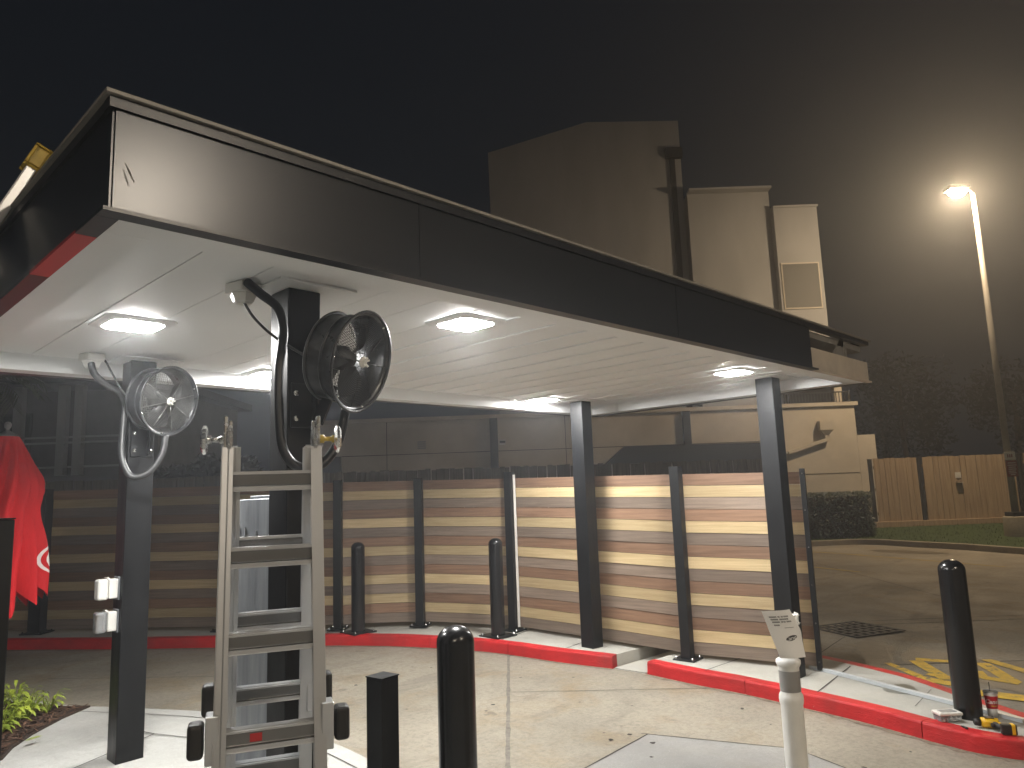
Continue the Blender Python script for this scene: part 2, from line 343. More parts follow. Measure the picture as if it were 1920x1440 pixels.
for a, b, wd in (((4.64, 4.71), (5.9, 3.52), .008), ((5.9, 3.52), (6.05, 3.4), .006), ((9.0, 4.1), (15.5, -1.5), .014), ((9.9, 3.63), (12.5, 1.4), .012), ((7.1, 3.3), (8.8, 3.5), .010),
                 ((7.05, 2.75), (10.6, 6.6), .012), ((7.7, 2.75), (11.8, -1.0), .012), ((12.0, 3.0), (12.0 + 5, 8.0), .012), ((2.1, 8.4), (3.4, 6.9), .008), ((5.62, 5.70), (5.75, 5.6), .03)):
    part('saw_cut', strip(BM(), lerp2(a, b, 12, .003), wd, .0035), M_CRACK, ground)
bm = BM()
ps = [(4.523, 3.227), (3.2, 3.09), (2.9, 1.5), (4.55, 1.2), (4.93, 2.35)]
vs = [bm.verts.new((x, y, g(x, y) + .004)) for x, y in ps]; bm.faces.new(vs)
pa = part('concrete_patch', bm, M_PATCH, ground)
for i in range(len(ps)):
    a, b = ps[i], ps[(i + 1) % len(ps)]
    part('saw_cut', strip(BM(), lerp2(a, (b[0] + (b[0] - a[0]) * .05, b[1] + (b[1] - a[1]) * .05), 8, .002), .011, .0065), M_CRACK, ground)
# dark drips and dropped crumbs on the drive
def blob(bm, x, y, r, z, k=9, sq=1.0):
    vs = [bm.verts.new((x + r * (0.6 + .7 * random.random()) * math.cos(2 * math.pi * i / k), y + sq * r * (0.6 + .7 * random.random()) * math.sin(2 * math.pi * i / k), z)) for i in range(k)]
    bm.faces.new(vs)
bm = BM()
for i in range(46):
    x, y = random.uniform(2.9, 5.6), random.uniform(1.6, 6.2)
    blob(bm, x, y, random.uniform(.006, .022), g(x, y) + .0075)
part('oil_spots', bm, M_CRACK, ground)['kind'] = 'stuff'

# planter island by the restaurant (the photographer stands on it)
isl = [(-8, 10.5), (0.3, 9.4), (1.0, 8.5), (1.55, 7.5), (1.83, 6.75), (2.03, 6.4), (2.19, 6.13), (2.45, 5.67), (2.54, 5.42), (2.63, 5.0), (2.68, 4.43), (2.66, 3.9), (2.55, 2.9), (2.35, 1.8), (2.2, 0.5), (2.15, -9), (-8, -9)]
isl = [(p.x, p.y) for p in crom([(x, y, 0) for x, y in isl[1:15]], 5)] + [(2.15, -9), (-8, -9), (-8, 10.5)]
bm = prism(BM(), isl, -.3, lambda x, y: gi(x, y))
island = structure('island_pavement', bm, M_ISLAND)
def istrip(bm, a, b, wd, off=.0035):
    a, b = Vector((*a, 0)), Vector((*b, 0)); n = (b - a).normalized(); s = Vector((-n.y, n.x, 0)) * wd / 2
    vs = [bm.verts.new((q.x, q.y, gi(q.x, q.y) + off)) for q in (a + s, a - s, b - s, b + s)]; bm.faces.new(vs); return bm
for a, b in (((1.2, 5.0), (2.0, 5.42)), ((2.0, 5.42), (2.3, 4.75)), ((1.2, 5.0), (1.33, 4.7)), ((1.33, 4.7), (2.6, 4.25)), ((2.0, 5.42), (1.86, 5.9))):
    part('control_joint', istrip(BM(), a, b, .010), M_CRACK, island)
bm = BM(); rim = [(p[0], p[1]) for p in isl[:70]]
for (x0, y0), (x1, y1) in zip(rim, rim[1:]):
    nx, ny = (y1 - y0), -(x1 - x0); L = math.hypot(nx, ny) or 1; nx, ny = -nx / L * .13, -ny / L * .13
    sg = 1 if nx < 0 else -1
for i in range(len(rim) - 1):
    part_n = None
island_joint = [(x - .13, y - .05) for x, y in rim]
bm = BM(); prev = None
for x, y in island_joint:
    cur = [bm.verts.new((x + d, y + d * .4, gi(x, y) + .0035)) for d in (-.004, .004)]
    if prev: bm.faces.new((prev[0], prev[1], cur[1], cur[0]))
    prev = cur
part('kerb_joint', bm, M_CRACK, island)
# mulch bed with chips
mul = [(1.205, 5.70), (1.30, 5.9), (1.462, 6.12), (1.70, 6.36), (1.93, 6.53), (1.80, 6.68), (1.62, 7.06), (1.42, 7.46), (0.92, 8.35), (0.3, 8.7), (-.4, 8.0), (-.2, 5.0)]
bm = BM(); prism(bm, mul, lambda x, y: gi(x, y) - .05, lambda x, y: gi(x, y) + .012)
bed = tag(link('mulch_bed', bm, M_MULCH), kind='structure')
def inpoly(x, y, P):
    c = False; j = len(P) - 1
    for i in range(len(P)):
        if (P[i][1] > y) != (P[j][1] > y) and x < (P[j][0] - P[i][0]) * (y - P[i][1]) / (P[j][1] - P[i][1]) + P[i][0]: c = not c
        j = i
    return c
bm = BM(); n = 0
while n < 2600:
    x, y = random.uniform(0.6, 1.95), random.uniform(5.5, 7.6)
    if not inpoly(x, y, mul): continue
    n += 1; a = random.random() * 6.28; l = random.uniform(.008, .030); ww = random.uniform(.003, .008)
    d = Vector((math.cos(a), math.sin(a), random.uniform(-.3, .4))).normalized() * l; s = Vector((-math.sin(a), math.cos(a), random.uniform(-.4, .4))) * ww
    c = Vector((x, y, gi(x, y) + .014 + random.random() * .012))
    bm.faces.new([bm.verts.new(c + q) for q in (d + s, d - s, -d - s, -d + s)])
part('bark_chips', bm, M_CHIP, bed, fixn=False)['kind'] = 'stuff'
# yellow-green ground cover
bm = BM()
def leafblade(bm, base, direc, L, Wd, droop):
    d = Vector(direc).normalized(); s = d.cross(Vector((0, 0, 1)))
    if s.length < .01: s = Vector((1, 0, 0))
    s.normalize(); prev = None; p = Vector(base)
    for i in range(4):
        t = i / 3; wd = Wd * (0.25, 1, .8, .04)[i]
        cur = [bm.verts.new(p + s * wd / 2), bm.verts.new(p - s * wd / 2)]
        if prev: bm.faces.new((prev[0], prev[1], cur[1], cur[0]))
        prev = cur; d = (d + Vector((0, 0, -droop))).normalized(); p = p + d * L / 3
n = 0
while n < 62:
    x, y = random.uniform(0.9, 1.9), random.uniform(6.05, 7.25)
    if not inpoly(x, y, mul) or not inpoly(x + .1, y - .12, mul): continue
    n += 1; z = gi(x, y) + .01; hgt = random.uniform(.05, .17)
    for k in range(random.randint(7, 12)):
        a = random.random() * 6.283; el = random.uniform(.3, 1.3); q = random.random()
        st = Vector((x, y, z)); tip = st + Vector((math.cos(a) * .05, math.sin(a) * .05, hgt * (0.4 + .6 * q)))
        tube(bm, [st, (st + tip) / 2 + Vector((0, 0, .01)), tip], .0022, 3, cap=False)
        leafblade(bm, tip, (math.cos(a) * math.cos(el), math.sin(a) * math.cos(el), math.sin(el)), random.uniform(.05, .11), random.uniform(.014, .030), .55)
tag(link('ground_cover_plants', bm, M_LEAF, False), 'yellow green leafy ground cover growing in the mulch bed', 'plants', kind='stuff')
bm = BM(); leafblade(bm, (1.36, 5.86, gi(1.36, 5.86) + .03), (1, .35, .1), .11, .04, .05)
one('fallen_leaf', bm, M_LEAF, 'single fallen yellow leaf lying on the mulch edge', 'leaf')

# red kerbs
def kerb(name, pts, m, hgt=KH, wd=.125, end_caps=True, zf=g):
    """rounded kerb swept along pts (drive face line); the body lies to the left of the walking direction"""
    bm = BM(); prof = [(0.0, -.12), (0.003, 0.0), (0.008, hgt * .86), (0.012, hgt * .95), (0.022, hgt - .001), (0.030, hgt), (wd, hgt), (wd, -.12)]
    prev = None; P = [Vector((p[0], p[1], 0)) for p in pts]; rings = []
    for i, p in enumerate(P):
        t = (P[min(i + 1, len(P) - 1)] - P[max(i - 1, 0)]).normalized(); n = Vector((-t.y, t.x, 0)); z = zf(p.x, p.y)
        rings.append([bm.verts.new((p.x + n.x * a + random.uniform(-.0015, .0015), p.y + n.y * a + random.uniform(-.0015, .0015), z + b)) for a, b in prof])
    for A, B in zip(rings, rings[1:]):
        for j in range(len(prof) - 1):
            f = bm.faces.new((A[j], A[j + 1], B[j + 1], B[j]))
    bm.faces.new(rings[0]); bm.faces.new(rings[-1][::-1])
    return structure(name, bm, m)
k1 = [(0.4, 12.6), (1.3, 11.65), (2.235, 10.51), (3.04, 9.48), (3.78, 8.63), (4.63, 7.68), (5.04, 7.08), (5.36, 6.53), (5.54, 6.13), (5.65, 5.74), (5.75, 5.10), (5.88, 4.56)]
k1s = crom([(x, y, 0) for x, y in k1], 6)
def offs(P, d):
    out = []
    for i, p in enumerate(P):
        t = (P[min(i + 1, len(P) - 1)] - P[max(i - 1, 0)]).normalized(); out.append(Vector((p.x - t.y * d, p.y + t.x * d, 0)))
    return out
cuts = [0, 14, 28, 41, 54, len(k1s) - 1]
def trim(P, gap):
    P = [p.copy() for p in P]; d = (P[1] - P[0]).normalized(); P[0] += d * gap; d = (P[-2] - P[-1]).normalized(); P[-1] += d * gap; return P
for a, b in zip(cuts, cuts[1:]):
    kerb('red_kerb', trim(k1s[a:b + 1], .003), M_RED)
# drive side runs with the pavement on its left-hand side when walking towards the drain
inner = offs(k1s, .125)
outer = [(7.25, 4.56), (7.3, 5.5), (7.25, 6.6), (6.9, 7.7), (6.2, 8.7), (5.0, 10.0), (3.6, 11.6), (2.2, 13.2), (1.4, 13.9)]
poly = [(p.x, p.y) for p in inner] + outer
walk1 = structure('sidewalk', prism(BM(), poly, -.3, lambda x, y: gk(x, y) - .002), M_WALK)
def wstrip(a, b, wd=.010):
    a, b = Vector((*a, 0)), Vector((*b, 0)); n = (b - a).normalized(); s = Vector((-n.y, n.x, 0)) * wd / 2; bm = BM()
    vs = [bm.verts.new((q.x, q.y, gk(q.x, q.y) + .002)) for q in (a + s, a - s, b - s, b + s)]; bm.faces.new(vs); return bm
for i in (16, 30, 42, 52, 60):
    p, q = inner[i], offs(k1s, 1.3)[i]
    part('control_joint', wstrip((p.x, p.y), (q.x, q.y)), M_CRACK, walk1)
bm = BM(); prev = None
for p in offs(k1s, -.012):
    wd_ = random.uniform(.012, .045); t_ = gk(p.x, p.y)
    cur = [bm.verts.new((p.x - dxy, p.y - dxy * .75, g(p.x, p.y) + .003)) for dxy in (-.02, wd_)]
    if prev: bm.faces.new((prev[0], prev[1], cur[1], cur[0]))
    prev = cur
part('gutter_dirt', bm, M_DIRT, ground)
# second pavement: tapering nose with the bollard
k2a = [(5.93, 4.20), (5.90, 3.69), (5.91, 3.30), (5.86, 2.71), (5.79, 2.18), (5.68, 1.75), (5.64, 1.48), (5.69, 1.22), (5.83, 1.03), (6.04, 0.97), (6.22, 1.07), (6.36, 1.25), (6.64, 1.70), (6.96, 2.17), (7.12, 2.56), (7.26, 3.06), (7.33, 3.6), (7.36, 4.20)]
k2s = crom([(x, y, 0) for x, y in k2a], 6)
cuts = [0, 13, 29, 46, 66, 84, len(k2s) - 1]
for a, b in zip(cuts, cuts[1:]):
    kerb('red_kerb', trim(k2s[a:b + 1], .003), M_RED)
poly = [(p.x, p.y) for p in offs(k2s, .125)]
walk2 = structure('sidewalk', prism(BM(), poly, -.3, lambda x, y: gk(x, y) - .002), M_WALK)
part('control_joint', wstrip((5.95, 2.62), (6.98, 2.75)), M_CRACK, walk2); part('control_joint', wstrip((5.99, 3.62), (7.12, 3.62)), M_CRACK, walk2)
part('control_joint', wstrip((6.05, 1.95), (6.62, 2.0), .004), M_CRACK, walk2)
bm = BM(); prev = None
for p in offs(k2s, -.012)[:52]:
    wd_ = random.uniform(.015, .06)
    cur = [bm.verts.new((p.x - dxy, p.y, g(p.x, p.y) + .003)) for dxy in (-.02, wd_)]
    if prev: bm.faces.new((prev[0], prev[1], cur[1], cur[0]))
    prev = cur
part('gutter_dirt', bm, M_DIRT, ground)
bm = BM(); vs = []
for i in range(26):
    a = 2 * math.pi * i / 26; r = .125 * (1 + .14 * math.sin(3 * a + 1) + .06 * random.random()); x, y = 6.47 + r * 1.2 * math.cos(a), 2.17 + r * .9 * math.sin(a); vs.append(bm.verts.new((x, y, gk(x, y) + .003)))
bm.faces.new(vs); part('wet_patch', bm, M_WET, walk2)
bm = BM(); prism(bm, [(5.90, 4.545), (7.25, 4.55), (7.25, 4.21), (5.94, 4.215)], -.3, lambda x, y: g(x, y) + .012)
structure('drain_channel', bm, M_WALK)

# kerb, lawn and markings of the far parking lot
kf = [far(3, 19.9), far(6.5, 19.9), far(7.7, 19.92), far(8.8, 20.02), far(9.25, 19.8), far(9.8, 18.95), far(10.5, 18.0), far(11.1, 16.75), far(12.2, 14.6), far(13.8, 11.6)]
kfs = crom(kf, 5)
kerb('concrete_kerb', kfs, M_KERB2, .14, .15)
ko = offs(kfs, .15)
bm = BM(); prev = None
for p in ko:
    dd = p.x * FX + p.y * FY; u = p.x * FY - p.y * FX; q = far(u + max(0, (20 - dd)) * 1.6, 22.6, 0)
    cur = [bm.verts.new((p.x, p.y, g(p.x, p.y) + .12)), bm.verts.new((q.x, q.y, .34))]
    if prev: bm.faces.new((prev[0], prev[1], cur[1], cur[0]))
    prev = cur
q = far(45, 23, .34); prev and bm.faces.new((prev[0], prev[1], bm.verts.new(q)))
lawn = tag(link('lawn', bm, M_GRASS), kind='structure')
bm = BM(); lw = lawn.data
pol = [[lw.vertices[i].co for i in f.vertices] for f in lw.polygons]
for f in pol[8:-1]:
    for k in range(90):
        a, b = random.random(), random.random(); p = (f[0].lerp(f[1], a)).lerp(f[3].lerp(f[2], a), b); an = random.random() * 6.28; h_ = random.uniform(.03, .06)
        s = Vector((math.cos(an), math.sin(an), 0)) * .008
        bm.faces.new([bm.verts.new(p + s), bm.verts.new(p - s), bm.verts.new(p + Vector((random.uniform(-.02, .02), random.uniform(-.02, .02), h_)))])
tag(link('grass_blades', bm, M_GRASS, False), 'short dark grass on the verge before the pine fence', 'grass', kind='stuff')
for a, b in (((18.1, 7.79), (17.0, 3.58)), ((15.03, 6.5), (14.7, 5.44)), ((18.1, 7.79), (18.6, 9.6))):
    part('parking_line', strip(BM(), lerp2(a, b, 20, .004), .11, .004), M_LINE, ground)
# worn yellow lettering beside the nose
def gpoly(pts, m, name, off=.004):
    bm = BM(); bm.faces.new([bm.verts.new((x, y, g(x, y) + off)) for x, y in pts]); return part(name, bm, m, ground)
def along(a, b, w0, w1):
    a, b = Vector(a), Vector(b); n = (b - a).normalized(); s = Vector((-n.y, n.x)); return [tuple(a + s * w0 / 2), tuple(a - s * w0 / 2), tuple(b - s * w1 / 2), tuple(b + s * w1 / 2)]
for i, (a, b, w0, w1) in enumerate((((7.83, 2.73), (7.50, 2.36), .07, .10), ((8.17, 2.58), (8.30, 2.20), .12, .12), ((8.10, 2.56), (7.52, 2.13), .13, .13), ((7.42, 2.36), (7.38, 2.00), .17, .15), ((7.62, 2.32), (7.60, 2.16), .10, .10),
                                  ((8.38, 2.06), (7.82, 1.70), .13, .13), ((7.80, 1.96), (7.78, 1.64), .13, .13), ((8.02, 2.02), (7.80, 1.92), .10, .10), ((7.20, 1.85), (7.32, 1.28), .20, .20), ((8.55, 2.06), (8.1, 1.45), .12, .12), ((8.75, 1.75), (8.6, 1.4), .14, .14))):
    gpoly(along(a, b, w0, w1), M_YELLOW, 'painted_letter_stroke', .004 + .0006 * i)
for k, P in enumerate((((8.9, 3.3), (8.6, 2.95), (8.0, 2.75), (7.5, 2.55), (7.45, 2.72), (7.95, 3.0), (8.4, 3.25)), ((8.75, 2.75), (8.5, 2.35), (7.9, 2.5), (8.2, 2.72)), ((8.6, 2.2), (8.2, 1.55), (7.55, 1.35), (7.5, 1.75), (7.75, 2.0)), ((19.4, 6.6), (19.3, 5.2), (18.9, 5.3), (18.7, 6.1), (18.95, 6.7)))):
    Q = crom([(x, y, 0) for x, y in P] + [(P[0][0], P[0][1], 0)], 5)[:-1]; gpoly([(q.x + random.uniform(-.03, .03), q.y + random.uniform(-.03, .03)) for q in Q], M_DAMP, 'damp_stain', .0022 + .0004 * k)
# drain grate
gr = thing('drain_grate', 'square black cast iron drain grate set in the lot', 'drain grate', (9.283, 3.562, g(9.28, 3.56)), math.atan2(3.639 - 3.942, 9.877 - 9.157))
bm = BM(); N = 6; s = .36
for i in range(N + 1):
    t = -s + 2 * s * i / N
    box(bm, t - .022, t + .022, -s, s, .004, .014)
part('bars', bm, M_GRATE, gr)
bm = BM()
for i in range(N + 1):
    t = -s + 2 * s * i / N
    box(bm, -s - .02, s + .02, t - .020, t + .020, .005, .0115)
part('cross_bars', bm, M_GRATE, gr)
part('pit_shade', box(BM(), -s, s, -s, s, .001, .0035), M_PITSHADE, gr)  # flat black sheet, no hole: the darkness below the bars is painted

# ------------------------------------------------------------------ canopy
X0, X1, Y0, Y1, ZB, ZS, ZT = .636, 6.79, 2.236, 5.425, 2.5, 2.6, 2.865
can = thing('drive_through_canopy', 'flat roofed drive-through canopy with black fascia and bright white soffit', 'canopy', ((X0 + X1) / 2, (Y0 + Y1) / 2, 0.1))
XE = 5.57                                                             # the last fascia sheet is missing from here
bm = BM(); box(bm, X0 + .03, 1.8, Y0 + .022, Y0 + .03, ZB + .012, ZT - .04); part('fascia_sheet', bm, M_FASCIA, can, True)
bm = BM(); box(bm, 1.803, 3.7, Y0 + .022, Y0 + .03, ZB + .012, ZT - .04); part('fascia_sheet', bm, M_FASCIA, can, True)
bm = BM(); box(bm, 3.703, XE, Y0 + .022, Y0 + .03, ZB + .012, ZT - .04); part('fascia_sheet', bm, M_FASCIA, can, True)
bm = BM(); box(bm, X0 + .022, X0 + .03, Y0 + .03, Y1 - .03, ZB + .012, ZT - .04); part('fascia_sheet', bm, M_FASCIA, can, True)
bm = BM(); box(bm, X0 + .03, X1 - .03, Y1 - .03, Y1 - .022, ZB + .012, ZT - .04); part('fascia_sheet', bm, M_FASCIA, can, True)
bm = BM(); box(bm, X1 - .03, X1 - .022, Y0 + .9, Y1 - .03, ZB + .012, ZT - .04); part('fascia_sheet', bm, M_FASCIA, can, True)
bm = BM()                                                               # coping
for a in ((X0 + .008, X1, Y0 + .010, Y0 + .06), (X0 + .008, X1 - .01, Y1 - .06, Y1 - .01), (X0 + .010, X0 + .06, Y0 + .06, Y1 - .06), (X1 - .06, X1 - .01, Y0 + .06, Y1 - .06)):
    box(bm, a[0], a[1], a[2], a[3], ZT - .042, ZT - .008)
part('coping', bm, M_FASCIAEDGE, can, True)
bm = BM()
for a in ((X0 - .006, X1 + .03, Y0 - .006, Y0 + .09), (X0 - .006, X1, Y1 - .09, Y1), (X0 - .006, X0 + .09, Y0 + .09, Y1 - .09), (X1 - .09, X1, Y0 + .09, Y1 - .09)):
    box(bm, a[0], a[1], a[2], a[3], ZT - .0075, ZT + .004)
part('coping_lip', bm, M_POLE, can, True)
bm = BM(); box(bm, X0 + .06, X1 - .06, Y0 + .06, Y1 - .06, ZT - .10, ZT - .05); part('roof_deck', bm, M_POLE, can, True)
# bottom flange, dark, with a red glow painted as one length on the end
def flange(x0, x1, y0, y1, m=M_FASCIAEDGE, nm='bottom_trim'): part(nm, box(BM(), x0, x1, y0, y1, ZB - .002, ZB + .010), m, can, True)
flange(X0, XE + .06, Y0, Y0 + .062); flange(XE + .062, X1 + .02, Y0 + .02, Y0 + .062, M_BEIGEPANEL)
flange(X0, X0 + .062, Y0 + .064, 2.50); o = part('bottom_trim', box(BM(), X0, X0 + .062, 2.502, 3.05, ZB - .002, ZB + .010), M_REDGLOW_STICKER, can, True); o['label'] = 'short length of bottom trim painted with a red glow'
flange(X0, X0 + .062, 3.052, Y1 - .064); flange(X0, X1, Y1 - .062, Y1); flange(X1 - .03, X1 + .05, Y0 + .064, Y1 - .064)
# white perimeter gutter
bm = BM(); B = .135
x0, x1, y0, y1 = X0 + .064, X1 - .032, Y0 + .064, Y1 - .064
box(bm, x0, x1, y0, y0 + B, ZB, ZS + .02); box(bm, x0, x1, y1 - B, y1, ZB, ZS + .02)
box(bm, x0, x0 + B, y0 + B + .001, y1 - B - .001, ZB, ZS + .02); box(bm, x1 - B, x1, y0 + B + .001, y1 - B - .001, ZB, ZS + .02)
part('perimeter_gutter', bm, M_SOFFIT, can, True)
for x in (1.9, 3.4, 5.3): part('joint_strap', box(BM(), x - .02, x + .02, y1 - B - .004, y1 - B, ZB + .004, ZS - .002), M_WHITE, can, True)      # gutter joints
for y in (2.87, 4.88): part('joint_strap', box(BM(), x1 - B - .004, x1 - B, y - .02, y + .02, ZB + .004, ZS - .002), M_WHITE, can, True)
# soffit pans, one by one, each with a small rib
px = x0 + B - .001; W_ = (x1 - B - px) / 20
for i in range(20):
    bm = BM(); a = px + i * W_; zz = ZS + random.uniform(-.0015, .0015)
    box(bm, a + .0015, a + W_ - .0015, y0 + B - .01, y1 - B + .01, zz, zz + .02)
    if i > 5: box(bm, a + W_ * .93, a + W_ - .003, y0 + B - .008, y1 - B + .008, zz - .010, zz + .001, .003)
    part('soffit_panel', bm, M_SOFFIT, can, True)
# bay with no sheet: primed board, strut and angle
part('primed_board', box(BM(), XE + .004, X1 - .01, Y0 + .034, Y0 + .046, ZB + .012, ZB + .175), M_BEIGEPANEL, can, True)
part('strut', box(BM(), 6.34, 6.37, Y0 + .05, Y0 + .08, ZB + .18, ZT - .04), M_POLE, can, True)
bm = BM(); prism(bm, [(0, 0), (.26, 0), (.26, .2)], 0, .006); bm.transform(Matrix.Translation((6.08, Y0 + .066, ZB + .178)) @ Matrix.Rotation(math.pi / 2, 4, 'X')); part('gusset', bm, M_POLE, can, True)
# columns
CW = .16
colpos = {'c2': (1.586, 2.914, .13), 'c1': (1.635, 5.02, .15), 'c3': (6.03, 4.90, gk(6.03, 4.9)), 'c4': (6.24, 2.90, gk(6.24, 2.9))}
for k in ('c2', 'c1', 'c3', 'c4'):
    cx, cy, cz = colpos[k]
    bm = BM(); box(bm, cx, cx + CW, cy, cy + CW, cz - .02, ZS - .012, .006, 2); c = part('column', bm, M_COLUMN, can, True)
    bm = BM(); box(bm, cx - .09, cx + CW + .13, cy - .10, cy + CW + .10, ZS - .012, ZS - .0035); p = part('cap_plate', bm, M_SOFFIT, can, True); p.parent = c; p.matrix_parent_inverse = Matrix.Identity(4)
# lamps
def canopy_light(x, y, label):
    t = thing('canopy_light', label, 'ceiling light', (x, y, ZS - .002), 0, 'square lamps recessed in the canopy soffit')
    def octa(h, c): return [(h - c, -h), (h, -h + c), (h, h - c), (h - c, h), (-h + c, h), (-h, h - c), (-h, -h + c), (-h + c, -h)]
    bm = BM(); a = octa(.175, .035); b = octa(.125, .035)
    A = [bm.verts.new((x_, y_, -.002)) for x_, y_ in a]; A2 = [bm.verts.new((x_ * .985, y_ * .985, -.012)) for x_, y_ in a]; Bv = [bm.verts.new((x_, y_, -.020)) for x_, y_ in b]; C_ = [bm.verts.new((x_, y_, -.004)) for x_, y_ in b]
    for P, Q in ((A, A2), (A2, Bv), (Bv, C_)):
        for i in range(8): bm.faces.new((P[i], P[(i + 1) % 8], Q[(i + 1) % 8], Q[i]))
    part('trim', bm, M_WHITE, t)
    bm = BM(); prism(bm, octa(.123, .034), -.0212, -.006); part('lens', bm, M_LENS, t)
canopy_light(1.311, 4.02, 'glowing square soffit lamp over the planter island end')
canopy_light(2.683, 2.97, 'glowing square soffit lamp right of the big dark fan')
canopy_light(5.68, 2.967, 'glowing square soffit lamp beside the column with the primed board')
canopy_light(2.62, 5.05, 'glowing square soffit lamp half hidden by the column with the dark fan')
canopy_light(5.591, 5.043, 'glowing square soffit lamp beside the column in the back corner')
# scuffs on the first fascia sheet
bm = BM()
for (x, z, dx, dz, wd) in ((.695, 2.665, .028, -.055, .006), (.69, 2.645, .018, -.05, .004)):
    p0 = Vector((x, Y0 + .0215, z)); p1 = p0 + Vector((dx, 0, dz)); n = (p1 - p0).normalized(); s = Vector((-n.z, 0, n.x)) * wd / 2
    bm.faces.new([bm.verts.new(q) for q in (p0 + s * .3, p0 - s * .3, (p0 + p1) / 2 - s, p1 - s * .6, p1 + s * .6, (p0 + p1) / 2 + s)])
part('scuff_marks', bm, mat('scuff', (0.075, 0.07, 0.062), 0.6), can, True)

# ------------------------------------------------------------------ fans, junction boxes, conduits
def fan_parts(t, M_WIRE):
    """local frame: +Z is the blowing direction, origin in the front guard plane"""
    R0 = .218
    bm = BM(); lathe(bm, [(.188, -.155), (.186, -.06), (.192, -.030), (.206, -.012), (.219, 0), (.219, .005), (.205, -.006), (.190, -.026), (.184, -.06), (.184, -.155), (.188, -.155)], k=48); part('housing', bm, M_FANGREY, t, fixn=True)
    bm = BM(); tube(bm, [p for p in ring_pts((0, 0, -.155), (0, 0, 1), .192, 48)], .008, 6, True); tube(bm, [p for p in ring_pts((0, 0, -.08), (0, 0, 1), .191, 48)], .005, 6, True); tube(bm, ring_pts((0, 0, .001), (0, 0, 1), .219, 48), .006, 6, True); part('rolled_rims', bm, M_FANGREY, t)
    def guard(z0, zc, nr, m, nm, spokes, wr, rm):
        bm = BM()
        for i in range(nr):
            r = .03 + (rm - .03) * i / (nr - 1); z = z0 + zc * (1 - (r / rm) ** 2); tube(bm, ring_pts((0, 0, z), (0, 0, 1), r, 36), wr, 3, True)
        for i in range(spokes):
            a = 2 * math.pi * i / spokes + .3; tube(bm, [Vector((math.cos(a) * r, math.sin(a) * r, z0 + zc * (1 - (r / rm) ** 2) + .003)) for r in (.02, .08, .14, rm)], wr * 1.5, 4)
        return part(nm, bm, m, t)
    guard(-.012, .012, 22, M_WIRE, 'front_guard', 8, .0013, .198)
    bm = BM()                                                          # mesh back guard
    rr = .186
    for i in range(-12, 13):
        x = i * .0150; h = math.sqrt(max(0, rr * rr - x * x))
        if h > .01:
            tube(bm, [(x, -h, -.15), (x, 0, -.165), (x, h, -.15)], .0012, 3); tube(bm, [(-h, x, -.15), (0, x, -.165), (h, x, -.15)], .0012, 3)
    part('rear_guard', bm, M_WIRE, t)
    for k in range(3):
        bm = BM(); a0 = 2 * math.pi * k / 3 + .5; rows = []
        for i in range(7):
            r = .035 + (.172 - .035) * i / 6; half = (.42, .46, .50, .52, .50, .44, .30)[i]; row = []
            for j in range(5):
                tt = -1 + 2 * j / 4; a = a0 + half * tt; row.append(bm.verts.new((r * math.cos(a), r * math.sin(a), -.075 + .030 * tt * (1 - .5 * i / 6))))
            rows.append(row)
        for A, Bq in zip(rows, rows[1:]):
            for j in range(4): f = bm.faces.new((A[j], A[j + 1], Bq[j + 1], Bq[j])); f.smooth = True
        part('blade', bm, M_BLADE, t)
    bm = BM(); lathe(bm, [(0, -.15), (.05, -.15), (.055, -.145), (.055, -.09), (.04, -.085), (.03, -.05), (0, -.05)], k=20); part('motor', bm, M_FANGREY, t)
    bm = BM(); lathe(bm, [(.024, 0), (.026, .004), (.022, .010), (.010, .014), (0, .014)], k=16)
    for a in (.2, 1.2, 2.3, 3.6, 5.0): tube(bm, [(.006 * math.cos(a), .006 * math.sin(a), .012), (.022 * math.cos(a), .022 * math.sin(a), .024)], .005, 6)
    part('hub_nozzle', bm, M_WPLASTIC, t)
    bm = BM()
    for a in (2.7, 3.6, 4.6, .5): lathe(bm, [(0, .006), (.006, .004), (.006, -.002)], (math.cos(a) * .206, math.sin(a) * .206, -.004), 8)
    part('screw_heads', bm, M_STEEL, t)
def fan(loc, az, tilt, label, colx, coly, roll=0.0, wire=M_WIRE):
    t = thing('wall_fan', label, 'fan', loc, 0, 'drum fans bolted to the canopy columns')
    d = Vector((math.cos(az) * math.cos(tilt), math.sin(az) * math.cos(tilt), -math.sin(tilt)))
    t.rotation_euler = (d.to_track_quat('Z', 'Y').to_matrix() @ Matrix.Rotation(roll, 3, 'Z')).to_euler()
    fan_parts(t, wire)
    # bracket: plate on the column, yoke arm to the back of the drum (built in world space)
    L = Vector(loc); back = L - d * .12; bm = BM()
    box(bm, colx + .012, colx + CW - .008, coly - .012, coly - .001, 1.965, 2.16, .003)
    part('bracket_plate', bm, M_BLACK, t, True)
    bm = BM(); bar(bm, (colx + .115, coly - .05, 1.985), tuple(back + Vector((-.02, .02, -.12))), .012, .055); bar(bm, (colx + .115, coly - .012, 1.975), (colx + .115, coly - .012, 2.16), .010, .07, (0, 1, 0)); bar(bm, (colx + .115, coly - .012, 2.08), tuple(back), .014, .05); part('yoke', bm, M_BLACK, t, True)
    for bx, bz in ((.034, 2.115), (.034, 2.005), (.128, 2.005), (.128, 2.14)):
        bm = BM(); lathe(bm, [(0, .009), (.006, .009), (.006, .004), (.012, .004), (.012, 0)], k=12); bm.transform(Matrix.Translation((colx + bx, coly - .012, bz)) @ Matrix.Rotation(math.pi / 2, 4, 'X')); part('bolt', bm, M_STEEL, t, True)
    return t
AZ = math.atan2(-.93, .36)
fan((1.800, 4.80, 2.305), AZ, .17, 'pale lit drum fan on the column with the outlet boxes', 1.635, 5.02)
